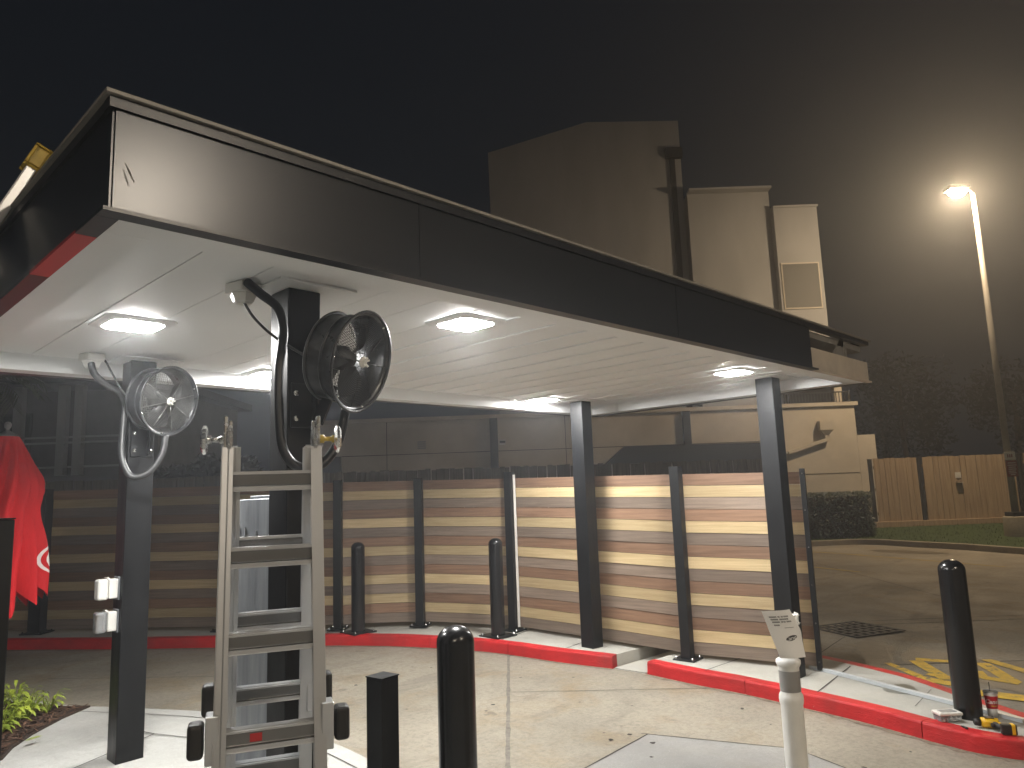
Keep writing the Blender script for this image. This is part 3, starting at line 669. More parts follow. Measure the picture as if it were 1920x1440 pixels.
fan((1.800, 2.665, 2.235), AZ + .05, .26, 'large dark drum fan on the column behind the ladder', 1.586, 2.914, .5, M_WIRESHADE)
def jbox(x, y, label):
    t = thing('junction_box', label, 'junction box', (x, y, ZS - .004), .25)
    part('box_body', box(BM(), -.055, .055, -.055, .055, -.045, 0, .006, 2), M_WPLASTIC, t)
    bm = BM(); lathe(bm, [(.0, -.088), (.034, -.088), (.045, -.080), (.060, -.050), (.060, -.046), (0, -.046)], k=6, smooth=False); part('cover', bm, M_WPLASTIC, t)
    for x_ in (-.04, .04): part('screw', lathe(BM(), [(0, 0), (.006, 0), (.006, .004)], (x_, .0565, -.02), 8), M_STEEL, t)
jbox(1.40, 5.00, 'white junction box on the soffit left of the pale fan')
jbox(1.43, 3.02, 'white junction box on the soffit left of the dark fan')
def conduit(pts, r, label, m=M_CONDUIT, nm='flexible_conduit', cat='conduit'):
    P = crom(pts, 8); bm = tube(BM(), P, r, 12)
    return one(nm, bm, m, label, cat, tuple(P[0]))
conduit([(1.386, 4.96, 2.53), (1.40, 4.93, 2.46), (1.47, 4.93, 2.40), (1.555, 4.95, 2.355), (1.59, 4.98, 2.28), (1.585, 4.97, 2.15), (1.575, 4.94, 1.97), (1.60, 4.90, 1.86), (1.645, 4.87, 1.832), (1.715, 4.84, 1.87), (1.775, 4.83, 1.975), (1.795, 4.84, 2.09)], .020, 'grey flexible conduit looping below the pale fan')
conduit([(1.41, 2.95, 2.588), (1.45, 2.90, 2.53), (1.505, 2.86, 2.47), (1.535, 2.86, 2.37), (1.515, 2.86, 2.18), (1.515, 2.84, 1.92), (1.545, 2.82, 1.82), (1.60, 2.79, 1.785), (1.68, 2.78, 1.805), (1.755, 2.78, 1.90), (1.785, 2.77, 2.04)], .020, 'black flexible conduit looping below the dark fan', M_COLUMN)
conduit([(1.42, 4.985, 2.565), (1.455, 4.97, 2.57), (1.50, 4.93, 2.47), (1.56, 4.90, 2.35), (1.64, 4.90, 2.28)], .006, 'thin black cable running from junction box to pale fan', M_CABLE, 'power_cable', 'cable')
conduit([(1.43, 3.01, 2.51), (1.455, 2.97, 2.44), (1.50, 2.90, 2.36), (1.58, 2.86, 2.30), (1.67, 2.80, 2.235)], .006, 'thin black cable running from junction box to dark fan', M_CABLE, 'power_cable', 'cable')
# outlets on the column
def outlet(z, label, clear):
    t = thing('outlet_box', label, 'outlet box', (1.635, 5.10, z))
    part('box_body', box(BM(), -.062, -.001, -.037, .037, 0, .115, .006, 2), M_WPLASTIC, t)
    part('mounting_plate', box(BM(), -.012, -.0005, -.045, .045, -.012, .128, .003), M_GALV, t)
    c = part('bubble_cover', box(BM(), -.125, -.063, -.04, .04, -.006, .118, .014, 3), M_CLEAR if clear else M_WPLASTIC, t)
    part('hinge', tube(BM(), [(-.066, -.035, .122), (-.066, .035, .122)], .006, 8), M_WPLASTIC, t)
outlet(1.10, 'white weatherproof outlet box, upper of two on the column', False)
outlet(.905, 'outlet box with clear bubble cover, lower of two on the column', True)

# ------------------------------------------------------------------ privacy screen of horizontal boards
posts = [(1.05, 12.45), (2.56, 10.80), (4.075, 9.0), (4.975, 7.90), (5.72, 7.28), (6.20, 6.18), (6.26, 3.96), (6.565, 2.86)]
scr = thing('privacy_screen', 'curved screen of tan, grey and red brown horizontal boards behind the kerb', 'screen wall', (5.0, 8.0, gk(5, 8)))
BH = .1125; order = [M_REDB, M_TAN, M_GREYB]
for i, (a, b) in enumerate(zip(posts, posts[1:])):
    A, Bv = Vector((*a, 0)), Vector((*b, 0)); d = (Bv - A); L = d.length; n = d.normalized(); s = Vector((-n.y, n.x, 0))   # s points away from the drive
    off = s * .075
    za, zb = gk(*a) + .035, gk(*b) + .035
    ang = math.atan2(n.y, n.x); cache = {}
    for r in range(15):
        m = order[r % 3]
        if r == 12: m = M_REDB if i not in (2, 3) else M_TAN
        if r == 13: m = M_TAN if i not in (2, 3) else M_REDB
        zt = 15 - r; bow = random.uniform(-.006, .012)
        bm = BM(); seg = 6; rows = []
        for k in range(seg + 1):
            t = k / seg; x = -L / 2 + L * t; yb = .028 * (4 * t * (1 - t)) * (1 if i in (3, 4, 5) else .4); zz = (zb - za) * (t - .5); sag = bow * 4 * t * (1 - t) * (1 if random.random() > 2 else 1)
            rows.append([bm.verts.new((x, yb + dy, zz + dz + sag * (1 if dz > 0 else .3) * 0)) for dy, dz in ((-.010 - sag * .5, .002), (-.010 - sag * .5, BH - .0025), (.012, BH - .0025), (.012, .002))])
        for P, Q in zip(rows, rows[1:]):
            for j in range(4): bm.faces.new((P[j], P[(j + 1) % 4], Q[(j + 1) % 4], Q[j]))
        bm.faces.new(rows[0]); bm.faces.new(rows[-1][::-1])
        o = part('board', bm, m, scr)
        c = (A + Bv) / 2 + off + s * random.uniform(-.005, .005); o.location = Vector((c.x, c.y, (za + zb) / 2 + (zt - 1) * BH)) - Vector(scr.location); o.rotation_euler = (0, 0, ang)
for i, (x, y) in enumerate(posts[:-1]):
    A = Vector((*posts[max(i - 1, 0)], 0)); Bv = Vector((*posts[i + 1], 0)); n = (Bv - A).normalized(); s = Vector((-n.y, n.x, 0)); z = gk(x, y)
    hw = .075 if i == 1 else .048; H = 1.735 + (.05 if i in (5, 6) else 0)
    bm = BM(); obox(bm, (x, y, z + H / 2 + .01), n * hw, s * hw, Vector((0, 0, H / 2)), .004); po = part('post', bm, M_BLACK, scr, True)
    bm = BM(); obox(bm, (x, y, z + .006), n * (hw + .06), s * (hw + .055), Vector((0, 0, .008)), .002); q = part('base_plate', bm, M_BLACK, scr, True); q.parent = po
    for sx in (-1, 1):
        for sy in (-1, 1):
            bm = BM(); c = Vector((x, y, z + .014)) + n * sx * (hw + .035) + s * sy * (hw + .03); lathe(bm, [(.011, 0), (.011, .010), (.006, .012), (.006, .022), (0, .023)], c, 8); q = part('anchor_bolt', bm, M_STEEL if i > 2 else M_BLACK, scr, True); q.parent = po
# unpainted flange on one post, end angle with screws
x, y = posts[5]; n = (Vector((*posts[6], 0)) - Vector((*posts[5], 0))).normalized(); s = Vector((-n.y, n.x, 0))
bm = BM(); obox(bm, Vector((x, y, gk(x, y) + .90)) + n * .0515 + s * .028, n * .003, s * .018, Vector((0, 0, .86))); part('unpainted_flange', bm, M_WPLASTIC, scr, True)
x, y = posts[-1]; n = (Vector((*posts[-1], 0)) - Vector((*posts[-2], 0))).normalized(); s = Vector((-n.y, n.x, 0))
bm = BM(); obox(bm, Vector((x, y, gk(x, y) + .88)) + s * .065 + n * .004, n * .022, s * .026, Vector((0, 0, .87)), .003); ea = part('end_angle', bm, M_BLACK, scr, True)
for k in range(6):
    bm = BM(); c = Vector((x, y, gk(x, y) + .08 + k * .325)) + s * .038 + n * .004; bmesh.ops.create_icosphere(bm, subdivisions=1, radius=.0065, matrix=Matrix.Translation(c)); q = part('screw', bm, M_STEEL, scr, True); q.parent = ea

# ------------------------------------------------------------------ bollards and small posts
def bollard(x, y, z, top, r, label, plate=False, m=M_GLOSSBLACK):
    t = thing('bollard', label, 'bollard', (x, y, z), 0, 'black dome topped bollards')
    h = top - z; pr = [(r, -.02), (r, h - r * .85)] + [(r * math.cos(a), h - r * .85 + r * .85 * math.sin(a)) for a in [math.pi / 2 * i / 9 for i in range(1, 9)]] + [(0, h)]
    part('sleeve', lathe(BM(), pr, k=40), m, t)
    if plate:
        part('base_plate', box(BM(), -r - .075, r + .075, -r - .075, r + .075, 0, .014, .003), M_BLACK, t)
        for a in (-1, 1):
            for b in (-1, 1): part('anchor_bolt', lathe(BM(), [(.012, .013), (.012, .024), (.006, .026), (.006, .036), (0, .037)], (a * (r + .045), b * (r + .045), 0), 8), M_STEEL, t)
    return t
bollard(4.99, 7.50, gk(4.99, 7.5), 1.155, .078, 'bollard on a bolted plate with a scratched waist, at the screen', True)
bollard(5.865, 6.10, gk(5.87, 6.1), 1.165, .078, 'bollard on a bolted plate beside the post with a pale flange', True)
bollard(2.115, 2.46, gi(2.1, 2.4), 1.112, .079, 'tall glossy bollard standing beside the short square post')
bollard(6.03, 1.60, gk(6.03, 1.6), 1.075, .087, 'satin bollard on the kerb nose beside the paper cup', False, M_GLOSSBLACK)
def sqpost(x, y, z, top, hw, rot, label, seam=False):
    t = thing('square_post', label, 'post', (x, y, z), rot)
    part('shaft', box(BM(), -hw, hw, -hw, hw, -.01, top - z, .003), M_BLACK, t)
    part('cap', box(BM(), -hw - .0015, hw + .0015, -hw - .0015, hw + .0015, top - z + .0005, top - z + .005), M_COLUMN, t)
    if seam:
        part('seam_strip', box(BM(), hw + .0005, hw + .005, -.02, .03, top - z - .38, top - z - .14), M_BLACK, t)
        part('screw', lathe(BM(), [(0, .003), (.004, .002), (.004, 0)], (-hw + .012, -hw - .001, .42), 8), M_STEEL, t)
sqpost(1.875, 2.645, gi(1.85, 2.6), .925, .047, .12, 'short square black steel post in front of the ladder', True)
sqpost(.545, 2.93, gi(.5, 2.9), 1.625, .055, 0.05, 'tall square black post in front of the folded red umbrella')

# white delineator with a taped notice
dz = gi(3.0, 1.4) - .15
dl = thing('delineator_post', 'white plastic delineator post with grey band and a notice on top', 'delineator', (3.0, 1.43, g(3, 1.43)))
zz = 0.949 - g(3, 1.43)
prof = [(.0, -.005), (.18, -.005), (.18, .03), (.06, .06), (.044, .09), (.043, zz - .18), (.046, zz - .17), (.0475, zz - .155), (.046, zz - .14), (.040, zz - .13), (.040, zz - .035), (.043, zz - .03), (.048, zz - .02), (.048, zz - .006), (.040, zz), (.022, zz + .01), (.020, zz + .03), (.020, zz + .14), (0, zz + .145)]
part('tube', lathe(BM(), prof, k=28), M_DELIN, dl)
part('grey_band', lathe(BM(), [(.0407, zz - .125), (.0407, zz - .045)], k=28), M_GREYBAND, dl)
bm = BM(); bar(bm, (-.035, .035, zz + .155), (.035, -.035, zz + .155), .03, .03, bev=.008); part('grip', bm, M_DELIN, dl)
# notice sheet facing the drive
pc = Vector((2.925, 1.385, 1.065)); nx = Vector((.705, -.709, 0)); up = Vector((-.06, .05, 1)).normalized(); fr = nx.cross(up)
pts = [(-.088, .082), (-.03, .088), (.015, .087), (.030, .070), (.052, .022), (.056, -.02), (.055, -.088), (.015, -.094), (-.048, -.098)]
NU, NV = 10, 12
def shx(u, v):
    l = -.088 + (.040) * (1 - v); r = .020 + .036 * min(1, (1 - v) * 2.2); return l + (r - l) * u
def paper_pt(u, v, off=0.0):
    x = shx(u, v); y = -.096 + (.180 + .006 * u) * v; dep = .012 * math.cos((x + .01) / .05 * 1.4) + .005 * math.sin(v * 7 + u * 2) * (1 - v)
    return pc + nx * x + up * y + fr * (dep + off - .004)
if fr.dot(Vector((-1, -.5, 0))) < 0: fr = -fr
no = thing('paper_notice', 'creased white paper notice with dark oval logo on the delineator', 'notice', tuple(pc))
bm = BM(); gv = [[bm.verts.new(paper_pt(i / NU, j / NV)) for i in range(NU + 1)] for j in range(NV + 1)]
for j in range(NV):
    for i in range(NU): f = bm.faces.new((gv[j][i], gv[j][i + 1], gv[j + 1][i + 1], gv[j + 1][i])); f.smooth = True
part('sheet', bm, M_PAPER, no, True)
bm = BM()
def pq(u0, u1, v0, v1, off=.0012):
    n = 4
    for k in range(n):
        a, b = u0 + (u1 - u0) * k / n, u0 + (u1 - u0) * (k + 1) / n
        bm.faces.new([bm.verts.new(paper_pt(*q, off)) for q in ((a, v0), (b, v0), (b, v1), (a, v1))])
for v, words in ((.855, ((.16, .40), (.44, .52), (.55, .60), (.64, .80))), (.800, ((.18, .42), (.46, .76))), (.745, ((.20, .44), (.48, .54), (.56, .62), (.66, .82))), (.680, ((.22, .40),)), (.625, ((.50, .80),))):
    for a, b in words:
        k = a
        while k < b - .012:
            pq(k, k + .022, v, v + (.030 if v > .65 else .014)); k += .034
part('printed_lines', bm, M_INK, no, True)
bm = BM(); vs = [bm.verts.new(paper_pt(.62 + .20 * math.cos(a) + .02 * math.sin(a), .41 + .055 * math.sin(a) + .018 * math.cos(a), .0012)) for a in [2 * math.pi * i / 24 for i in range(24)]]; bm.faces.new(vs); lg = part('logo_oval', bm, M_INK, no, True)
tb = text_bm("Cane's", .022, .25)
for v in tb.verts:
    u_ = .62 + v.co.x / .105; v_ = .41 + v.co.y / .19 + v.co.x * .9; v.co = paper_pt(u_, v_, .0024)
q = part('logo_lettering', tb, M_PAPER, no, True, fixn=False); q.parent = lg

# ------------------------------------------------------------------ step ladder
RD = Vector((.90, -.436, 0)).normalized(); BK = Vector((.436, .90, 0))
LO = Vector((1.332, 2.556, gi(1.34, 2.5)))
la = thing('step_ladder', 'aluminium multi-position step ladder with black locks standing open', 'ladder', tuple(LO), math.atan2(RD.y, RD.x))
HT = 1.80 - LO.z + .05
def fr_pt(x, z, front=True):                                        # point on the front / rear frame at height z
    t = 1 - z / HT
    return Vector((x * (1 + (.04 if front else .02) * t), (-.27 if front else .30) * t, z))
def rung(bm, a, b, dep=.030, hh=.062):
    a, b = Vector(a), Vector(b)
    bar(bm, a + Vector((0, 0, hh * .52)), b + Vector((0, 0, hh * .52)), dep * 1.5, hh * .10); bar(bm, a + Vector((0, 0, -hh * .30)), b + Vector((0, 0, -hh * .30)), dep * 1.5, hh * .26, bev=.003)
    for k in (-.4, 0, .4): bar(bm, a + Vector((0, dep * k, hh * .60)), b + Vector((0, dep * k, hh * .60)), .004, .006)
for front in (True, False):
    xo = .162 if front else .138
    for sx in (-1, 1):
        bm = BM(); a, b = fr_pt(sx * xo, HT, front), fr_pt(sx * xo, 0.015, front)
        bar(bm, a, b, .026, .066, (0, 1, 0), .005); c_ = Vector((sx * .010, 0, 0)); bar(bm, a + Vector((-sx * .008, -.031, 0)), b + Vector((-sx * .008, -.031, 0)), .040, .006, (0, 1, 0)); bar(bm, a + Vector((-sx * .008, .031, 0)), b + Vector((-sx * .008, .031, 0)), .040, .006, (0, 1, 0))
        rl = part('rail', bm, M_ALU, la)
        bm = BM(); p = fr_pt(sx * xo, .02, front); box(bm, p.x - .03, p.x + .03, p.y - .045, p.y + .045, 0, .035, .006, 2); q = part('rubber_foot', bm, M_TOOLK, la); q.parent = rl
        bm = BM()
        for k in range(7):
            z = .25 + k * .21
            if z < HT - .1: p = fr_pt(sx * xo, z, front); lathe(bm, [(0, .0), (.006, .0)], (0, 0, 0), 8); [setattr(v, 'co', Matrix.Rotation(math.pi / 2, 4, 'X') @ v.co + p + Vector((0, -.0365, 0))) for v in bm.verts[-9:]] if False else None
        bm.free()
        bm = BM(); p = fr_pt(sx * xo, (.90 if front else .95) - LO.z, front); bx = p.x + sx * .040
        box(bm, min(bx, bx + sx * .05), max(bx, bx + sx * .05), p.y - .035, p.y + .035, p.z - .055, p.z + .055, .014, 3); part('lock_knob', bm, M_TOOLK, la)
        bm = BM(); obox(bm, (p.x + sx * .016, p.y, p.z), (.020, 0, 0), (0, .038, 0), (0, 0, .075), .004); part('lock_sleeve', bm, M_ALU, la)
    zs = (1.72, 1.455, 1.175, .88, .58, .28) if front else (1.49, 1.215, .945, .67, .40)
    for z in zs:
        bm = BM(); zl = z - LO.z; rung(bm, fr_pt(-xo + .012, zl, front), fr_pt(xo - .012, zl, front), .032, .066 if front else .058); rg = part('rung', bm, M_ALU, la); A_, B_ = fr_pt(-xo + .012, zl, front), fr_pt(xo - .012, zl, front); hh_ = .066 if front else .058; up_ = Vector((0, 0, hh_ * .16)); q = part('rung_web', bar(BM(), A_ + up_, B_ + up_, .032, hh_ * .62, bev=.004), M_RUNGWEB, la); q.parent = rg
        if front and z == .88:
            bm = BM(); p = fr_pt(-.06, zl + .012, True); box(bm, p.x - .004, p.x + .034, p.y - .020, p.y - .0185, p.z - .014, p.z + .012); q = part('red_sticker', bm, M_REDGLOW_STICKER, la); q.parent = rg
# bottom flared cross sleeve at the front locks
for sx in (-1, 1):
    bm = BM(); tb_ = HT
    bar(bm, (sx * .162, -.004, HT - .07), (sx * .162, -.004, HT + .115), .014, .052, (0, 1, 0), .004); bar(bm, (sx * .146, .012, HT - .09), (sx * .146, .012, HT + .10), .012, .048, (0, 1, 0), .004)
    hp = part('hinge_plate', bm, M_STEEL, la)
    for off, nm in ((.072, 'hinge_disc'), (-.012, 'hinge_disc')):
        bm = BM(); lathe(bm, [(0, -.012), (.034, -.012), (.052, -.004), (.052, .006), (.040, .012), (0, .012)], k=8, smooth=False); bm.transform(Matrix.Translation((sx * (.162 + off), 0, HT + .030)) @ Matrix.Rotation(math.pi / 2, 4, 'Y')); part(nm, bm, M_STEEL if off > 0 else M_CLEAR, la)
    bm = BM(); lathe(bm, [(.016, -.03), (.016, -.012), (.009, -.012), (.009, .016), (.014, .016), (.014, .03)], k=14); bm.transform(Matrix.Translation((sx * .198, 0, HT + .030)) @ Matrix.Rotation(math.pi / 2, 4, 'Y')); part('hinge_pin', bm, M_CAP if sx > 0 else M_STEEL, la)
# hook of bent wire hanging near the column
hk = tube(BM(), [(1.583, 2.98, 1.12), (1.578, 2.98, 1.13), (1.574, 2.96, 1.128), (1.574, 2.905, 1.112), (1.574, 2.90, 1.095)], .003, 6); one('wire_hook', hk, M_STEEL, 'small bent wire hook on the column behind the ladder', 'hook', (1.58, 2.95, 1.12))

# galvanised pedestal behind the ladder
pe = thing('metal_pedestal', 'scratched galvanised sheet metal pedestal behind the step ladder', 'pedestal', (1.75, 3.32, gi(1.6, 3.4)))
bz = gi(1.6, 3.4)
part('cabinet', box(BM(), 1.645, 1.86, 3.125, 3.50, bz + .02, 1.668, .004), M_GALV, pe, True)
part('lid', box(BM(), 1.66, 1.85, 3.15, 3.40, 1.669, 1.683, .003), M_GALV, pe, True)
bm = BM(); a = [bm.verts.new(p) for p in ((1.53, 3.10, bz), (1.95, 3.10, bz), (1.95, 3.68, bz), (1.53, 3.68, bz))]; b = [bm.verts.new(p) for p in ((1.640, 3.12, .62), (1.865, 3.12, .62), (1.865, 3.505, .62), (1.640, 3.505, .62))]
for i in range(4): bm.faces.new((a[i], a[(i + 1) % 4], b[(i + 1) % 4], b[i]))
part('skirt', bm, M_GALV, pe, True)
for k, yy in enumerate((3.47, 3.40, 3.29, 3.17)):
    bm = BM(); obox(bm, (1.640, yy, 1.53 - .015 * k), Vector((.004, .003, 0)), Vector((0, .0015, 0)), Vector((0, .003, .022))); part('bent_tab', bm, M_ALU, pe, True)
part('panel_seam', box(BM(), 1.6435, 1.6448, 3.135, 3.138, .64, 1.66), M_CRACK, pe, True)

# second ladder leaning on the canopy end, its yellow tipped rail above the coping
el = thing('extension_ladder', 'aluminium ladder with yellow rail tips leaning on the canopy end', 'ladder', (-.35, 3.75, gi(-.35, 3.7)))
top = Vector((.70, 3.42, 3.06)); ldir = None
foot = Vector((-.55, 3.62, gi(-.5, 3.6))); dv = (top - foot).normalized(); sd = Vector((.15, .99, 0)).normalized()
for k in range(2):
    o_ = sd * .42 * k
    bm = BM(); bar(bm, foot + o_, top + o_, .030, .072, (0, 1, 0), .004); part('rail', bm, M_ALU, el, True)
    bm = BM(); bar(bm, top + o_ - dv * .01, top + o_ + dv * .075, .042, .084, (0, 1, 0), .012); part('rail_cap', bm, M_CAP, el, True)
    bm = BM(); bar(bm, foot + o_ - dv * .005, foot + o_ + dv * .08, .045, .09, (0, 1, 0), .008); part('rubber_foot', bm, M_TOOLK, el, True)
for k in range(1, 10):
    c_ = foot + dv * (.305 * k); bm = BM(); tube(bm, [c_ + sd * .005, c_ + sd * .415], .016, 10); part('rung', bm, M_ALU, el, True)

# ------------------------------------------------------------------ folded umbrella
um = thing('patio_umbrella', 'folded red market umbrella with a white round emblem and metal finial', 'umbrella', (1.46, 7.42, gi(1.46, 7.4)))
ux, uy = 1.46, 7.42
part('pole', tube(BM(), [(ux, uy, gi(ux, uy)), (ux, uy, 2.28)], .022, 12), M_STEEL, um, True)
part('finial', lathe(BM(), [(0, 2.405), (.016, 2.40), (.026, 2.385), (.028, 2.372), (.024, 2.355), (.012, 2.345), (.012, 2.33), (.03, 2.32), (.06, 2.30), (.088, 2.282), (.090, 2.276), (0, 2.276)], (ux, uy, 0), 24), M_FINIAL, um, True)
bm = BM(); K = 160; NV = 56; rows = []
for j in range(NV + 1):
    t = j / NV; z = 2.285 - 1.22 * t; row = []
    for i in range(K):
        a = 2 * math.pi * i / K
        R_ = .075 + .20 * min(1, t * 2.6) ** .9 + .05 * t - .045 * math.exp(-((t - .50) / .13) ** 2)
        q_ = (a * 13 / (2 * math.pi) + .9 * t + .35 * math.sin(4 * t + a)) % 1.0
        fold = 1 - abs(2 * q_ - 1) ** .8
        fold = fold * (.75 + .25 * math.sin(3 * a + 5 * t))
        R_ *= 1.10 - min(1, t * 5) * .50 * fold ** 1.3 + .035 * math.sin(a * 13 + t * 8) * min(1, t * 3)
        flap = max(0, math.sin(a * 2 + .9)) * math.exp(-((t - .30) / .07) ** 2)
        R_ += .055 * flap
        zz_ = z - .20 * (1 - fold) * t ** 2.2 + .07 * math.sin(a * 2 + 2.2) * t * t
        row.append(bm.verts.new((ux + R_ * math.cos(a), uy + R_ * math.sin(a), zz_)))
    rows.append(row)
for A, Bq in zip(rows, rows[1:]):
    for i in range(K): f = bm.faces.new((A[i], A[(i + 1) % K], Bq[(i + 1) % K], Bq[i])); f.smooth = True
MU = M_UMB.copy(); MU.name = 'umbrella_fabric_printed'; nt = MU.node_tree; b = nt.nodes['Principled BSDF']
gq = nt.nodes.new('ShaderNodeNewGeometry'); dn = nt.nodes.new('ShaderNodeVectorMath'); dn.operation = 'DISTANCE'; dn.inputs[1].default_value = (1.79, 7.38, 1.24)
nt.links.new(gq.outputs['Position'], dn.inputs[0]); cr = nt.nodes.new('ShaderNodeValToRGB'); cr.color_ramp.interpolation = 'CONSTANT'
cr.color_ramp.elements[0].color = (1, 1, 1, 1); cr.color_ramp.elements[0].position = 0; e = cr.color_ramp.elements.new(.112); e.color = (0, 0, 0, 1); e = cr.color_ramp.elements.new(.132); e.color = (1, 1, 1, 1); e = cr.color_ramp.elements.new(.146); e.color = (0, 0, 0, 1); cr.color_ramp.elements[-1].position = 1.0; cr.color_ramp.elements[-1].color = (0, 0, 0, 1)
nt.links.new(dn.outputs['Value'], cr.inputs[0]); mx = nt.nodes.new('ShaderNodeMix'); mx.data_type = 'RGBA'; nt.links.new(cr.outputs[0], mx.inputs[0])
src = b.inputs['Base Color'].links[0].from_socket; nt.links.new(src, mx.inputs[6]); mx.inputs[7].default_value = (.78, .76, .74, 1); nt.links.new(mx.outputs[2], b.inputs['Base Color'])
part('fabric', bm, MU, um, True)

# ------------------------------------------------------------------ things left on the kerb nose
def gz(x, y): return gk(x, y) - .001
# cup
cx, cy = 6.12, 1.475; cz = gz(cx, cy)
cup = thing('paper_cup', 'white paper cup with red band, lid and straw beside the bollard', 'cup', (cx, cy, cz))
part('cup_body', lathe(BM(), [(0, .002), (.028, .002), (.029, .0), (.031, .055), (.034, .062), (.043, .168), (.0445, .170), (0, .170)], k=32), M_CUPW, cup)
part('red_band', lathe(BM(), [(.0349, .066), (.0433, .150)], k=32), M_CUPR, cup)
part('lid', lathe(BM(), [(.0465, .166), (.047, .174), (.043, .178), (.040, .174), (.030, .176), (0, .176)], k=32), M_CLEAR, cup)
part('straw', tube(BM(), [(0, 0, .02), (.004, .003, .235)], .0032, 8), M_CLEAR, cup)
fdir = math.atan2(-cy, -cx)
def wrap(bm_, zc, grow=.0008):
    for v in bm_.verts:
        z = zc + v.co.y; r = .0349 + (.0433 - .0349) * (z - .066) / .084 + grow; a = fdir + v.co.x / r + .25; v.co = Vector((r * math.cos(a), r * math.sin(a), z))
    return bm_
tb = text_bm("Cane's", .040, .3, .0006); bmesh.ops.triangulate(tb, faces=tb.faces); wrap(tb, .113); part('lettering', tb, M_CUPW, cup, fixn=False)
bm = BM(); gv = [bm.verts.new((-.014 + .040 * i / 8, dy, 0)) for dy in (-.003, .003) for i in range(9)]
for i in range(8): bm.faces.new((gv[i], gv[i + 1], gv[10 + i], gv[9 + i]))
wrap(bm, .086); part('gold_stripe', bm, M_CUPY, cup)
# drill lying on its side
dx, dy = 5.84, 1.40
dr = thing('cordless_drill', 'yellow and black cordless drill lying on its side on red kerb', 'drill', (dx, dy, gk(dx, dy) + .001), -1.02)
bm = BM(); 
def ztube(bm, pts, r, k=16): return tube(bm, pts, r, k)
ztube(bm, [(-.075, .035, .034), (-.070, .035, .034), (-.03, .03, .034), (.02, .026, .034), (.026, .026, .034)], [.024, .031, .033, .031, .026]); part('motor_body', bm, M_TOOLY, dr)
ztube_b = tube(BM(), [(-.115, .037, .034), (-.110, .037, .034), (-.078, .035, .034)], [.016, .022, .024], 14); part('chuck', ztube_b, M_TOOLK, dr)
bm = BM(); bar(bm, (-.052, .033, .064), (.0, .029, .064), .030, .010, bev=.004); part('side_panel', bm, M_TOOLK, dr)
bm = BM(); tube(bm, [(-.01, .015, .030), (.012, -.03, .029), (.03, -.075, .028)], [.020, .018, .020], 12); part('handle', bm, M_TOOLK, dr)
part('trigger', box(BM(), -.030, -.012, -.028, -.002, .018, .042, .005, 2), M_TOOLK, dr)
bm = BM(); box(bm, -.005, .085, -.122, -.080, .002, .066, .008, 2); bt = part('battery', bm, M_TOOLK, dr)
q = part('battery_label', box(BM(), .048, .0775, -.1235, -.0785, .0005, .0675, .006), M_TOOLY, dr); q.parent = bt
bm = BM(); tube(bm, [(.012, -.030, .051), (.022, -.058, .050)], .006, 8); part('grip_accent', bm, M_TOOLY, dr)
# screw box
sx_, sy_ = 5.85, 1.685
sb = thing('screw_box', 'clear plastic box of grey screws with white lid by the bollard', 'box', (sx_, sy_, gz(sx_, sy_)), -.75)
part('tub', box(BM(), -.075, .075, -.045, .045, .001, .040, .008, 2), M_CLEAR, sb)
bm = BM()
for i in range(60):
    a = random.random() * 6.28; p = Vector((random.uniform(-.06, .06), random.uniform(-.034, .034), random.uniform(.008, .032))); d = Vector((math.cos(a), math.sin(a), random.uniform(-.3, .3))) * .012; tube(bm, [p - d, p + d], .0024, 5)
part('screws', bm, M_IRON, sb)['kind'] = 'stuff'
part('lid', box(BM(), -.082, .082, -.052, .052, .041, .062, .008, 2), M_WPLASTIC, sb); part('lid_label', box(BM(), -.052, .052, -.030, .030, .0622, .0640), M_GALV, sb)
bm = tube(BM(), [(5.74, 1.565, gz(5.74, 1.565) + .008), (5.715, 1.535, gz(5.715, 1.535) + .009)], .0075, 10); tube(bm, [(5.74, 1.565, gz(5.74, 1.565) + .008), (5.752, 1.579, gz(5.75, 1.58) + .008)], .004, 8)
one('driver_bit', bm, M_TOOLK, 'small black driver bit lying between drill and screw box', 'bit', (5.73, 1.55, gz(5.73, 1.55)))
# aluminium angle lying on the pavement
bm = BM(); a0 = Vector((6.66, 2.99, gz(6.66, 2.99) + .002)); a1 = Vector((6.10, 1.30, gz(6.10, 1.30) + .004)); dd = (a1 - a0).normalized(); ss = Vector((-dd.y, dd.x, 0))
obox(bm, (a0 + a1) / 2 + Vector((0, 0, .012)), (a1 - a0) / 2, ss * .0015, Vector((0, 0, .012))); obox(bm, (a0 + a1) / 2 + ss * .020 + Vector((0, 0, .0245)), (a1 - a0) / 2, ss * .020, Vector((0, 0, .0012)))
one('metal_angle', bm, mat('bar_metal', (0.56, 0.60, 0.63), 0.4, 0.2), 'long pale metal angle strip lying along the pavement nose', 'metal strip', tuple((a0 + a1) / 2))

# ------------------------------------------------------------------ background: weathered picket fence
wf = thing('picket_fence', 'weathered grey brown picket fence behind the board screen', 'fence', tuple(far(-2, 13, 0)), FROT)
pm = None; u = -10.5; k = 0
gb = lambda u_: .02
while u < 4.35:
    pw = random.choice((.088, .092, .086))
    if pm is None:
        bm = BM(); box(bm, -.043, .043, -.009, .009, 0, 2.10); o = part('picket', bm, M_GREYFENCE, wf); pm = o.data
    else:
        o = bpy.data.objects.new('picket', pm); COL.objects.link(o); o.parent = wf
    o.location = (u + 2, (k % 2) * .021 + random.uniform(-.003, .003), .05 + random.uniform(-.015, .015) - .004 * (u + 10)); o.rotation_euler = (0, random.uniform(-.008, .008), 0); u += .081; k += 1
for z in (.4, 1.1, 1.8): part('rail', box(BM(), -8.6, 6.35, .036, .075, z, z + .09), M_GREYFENCE, wf)
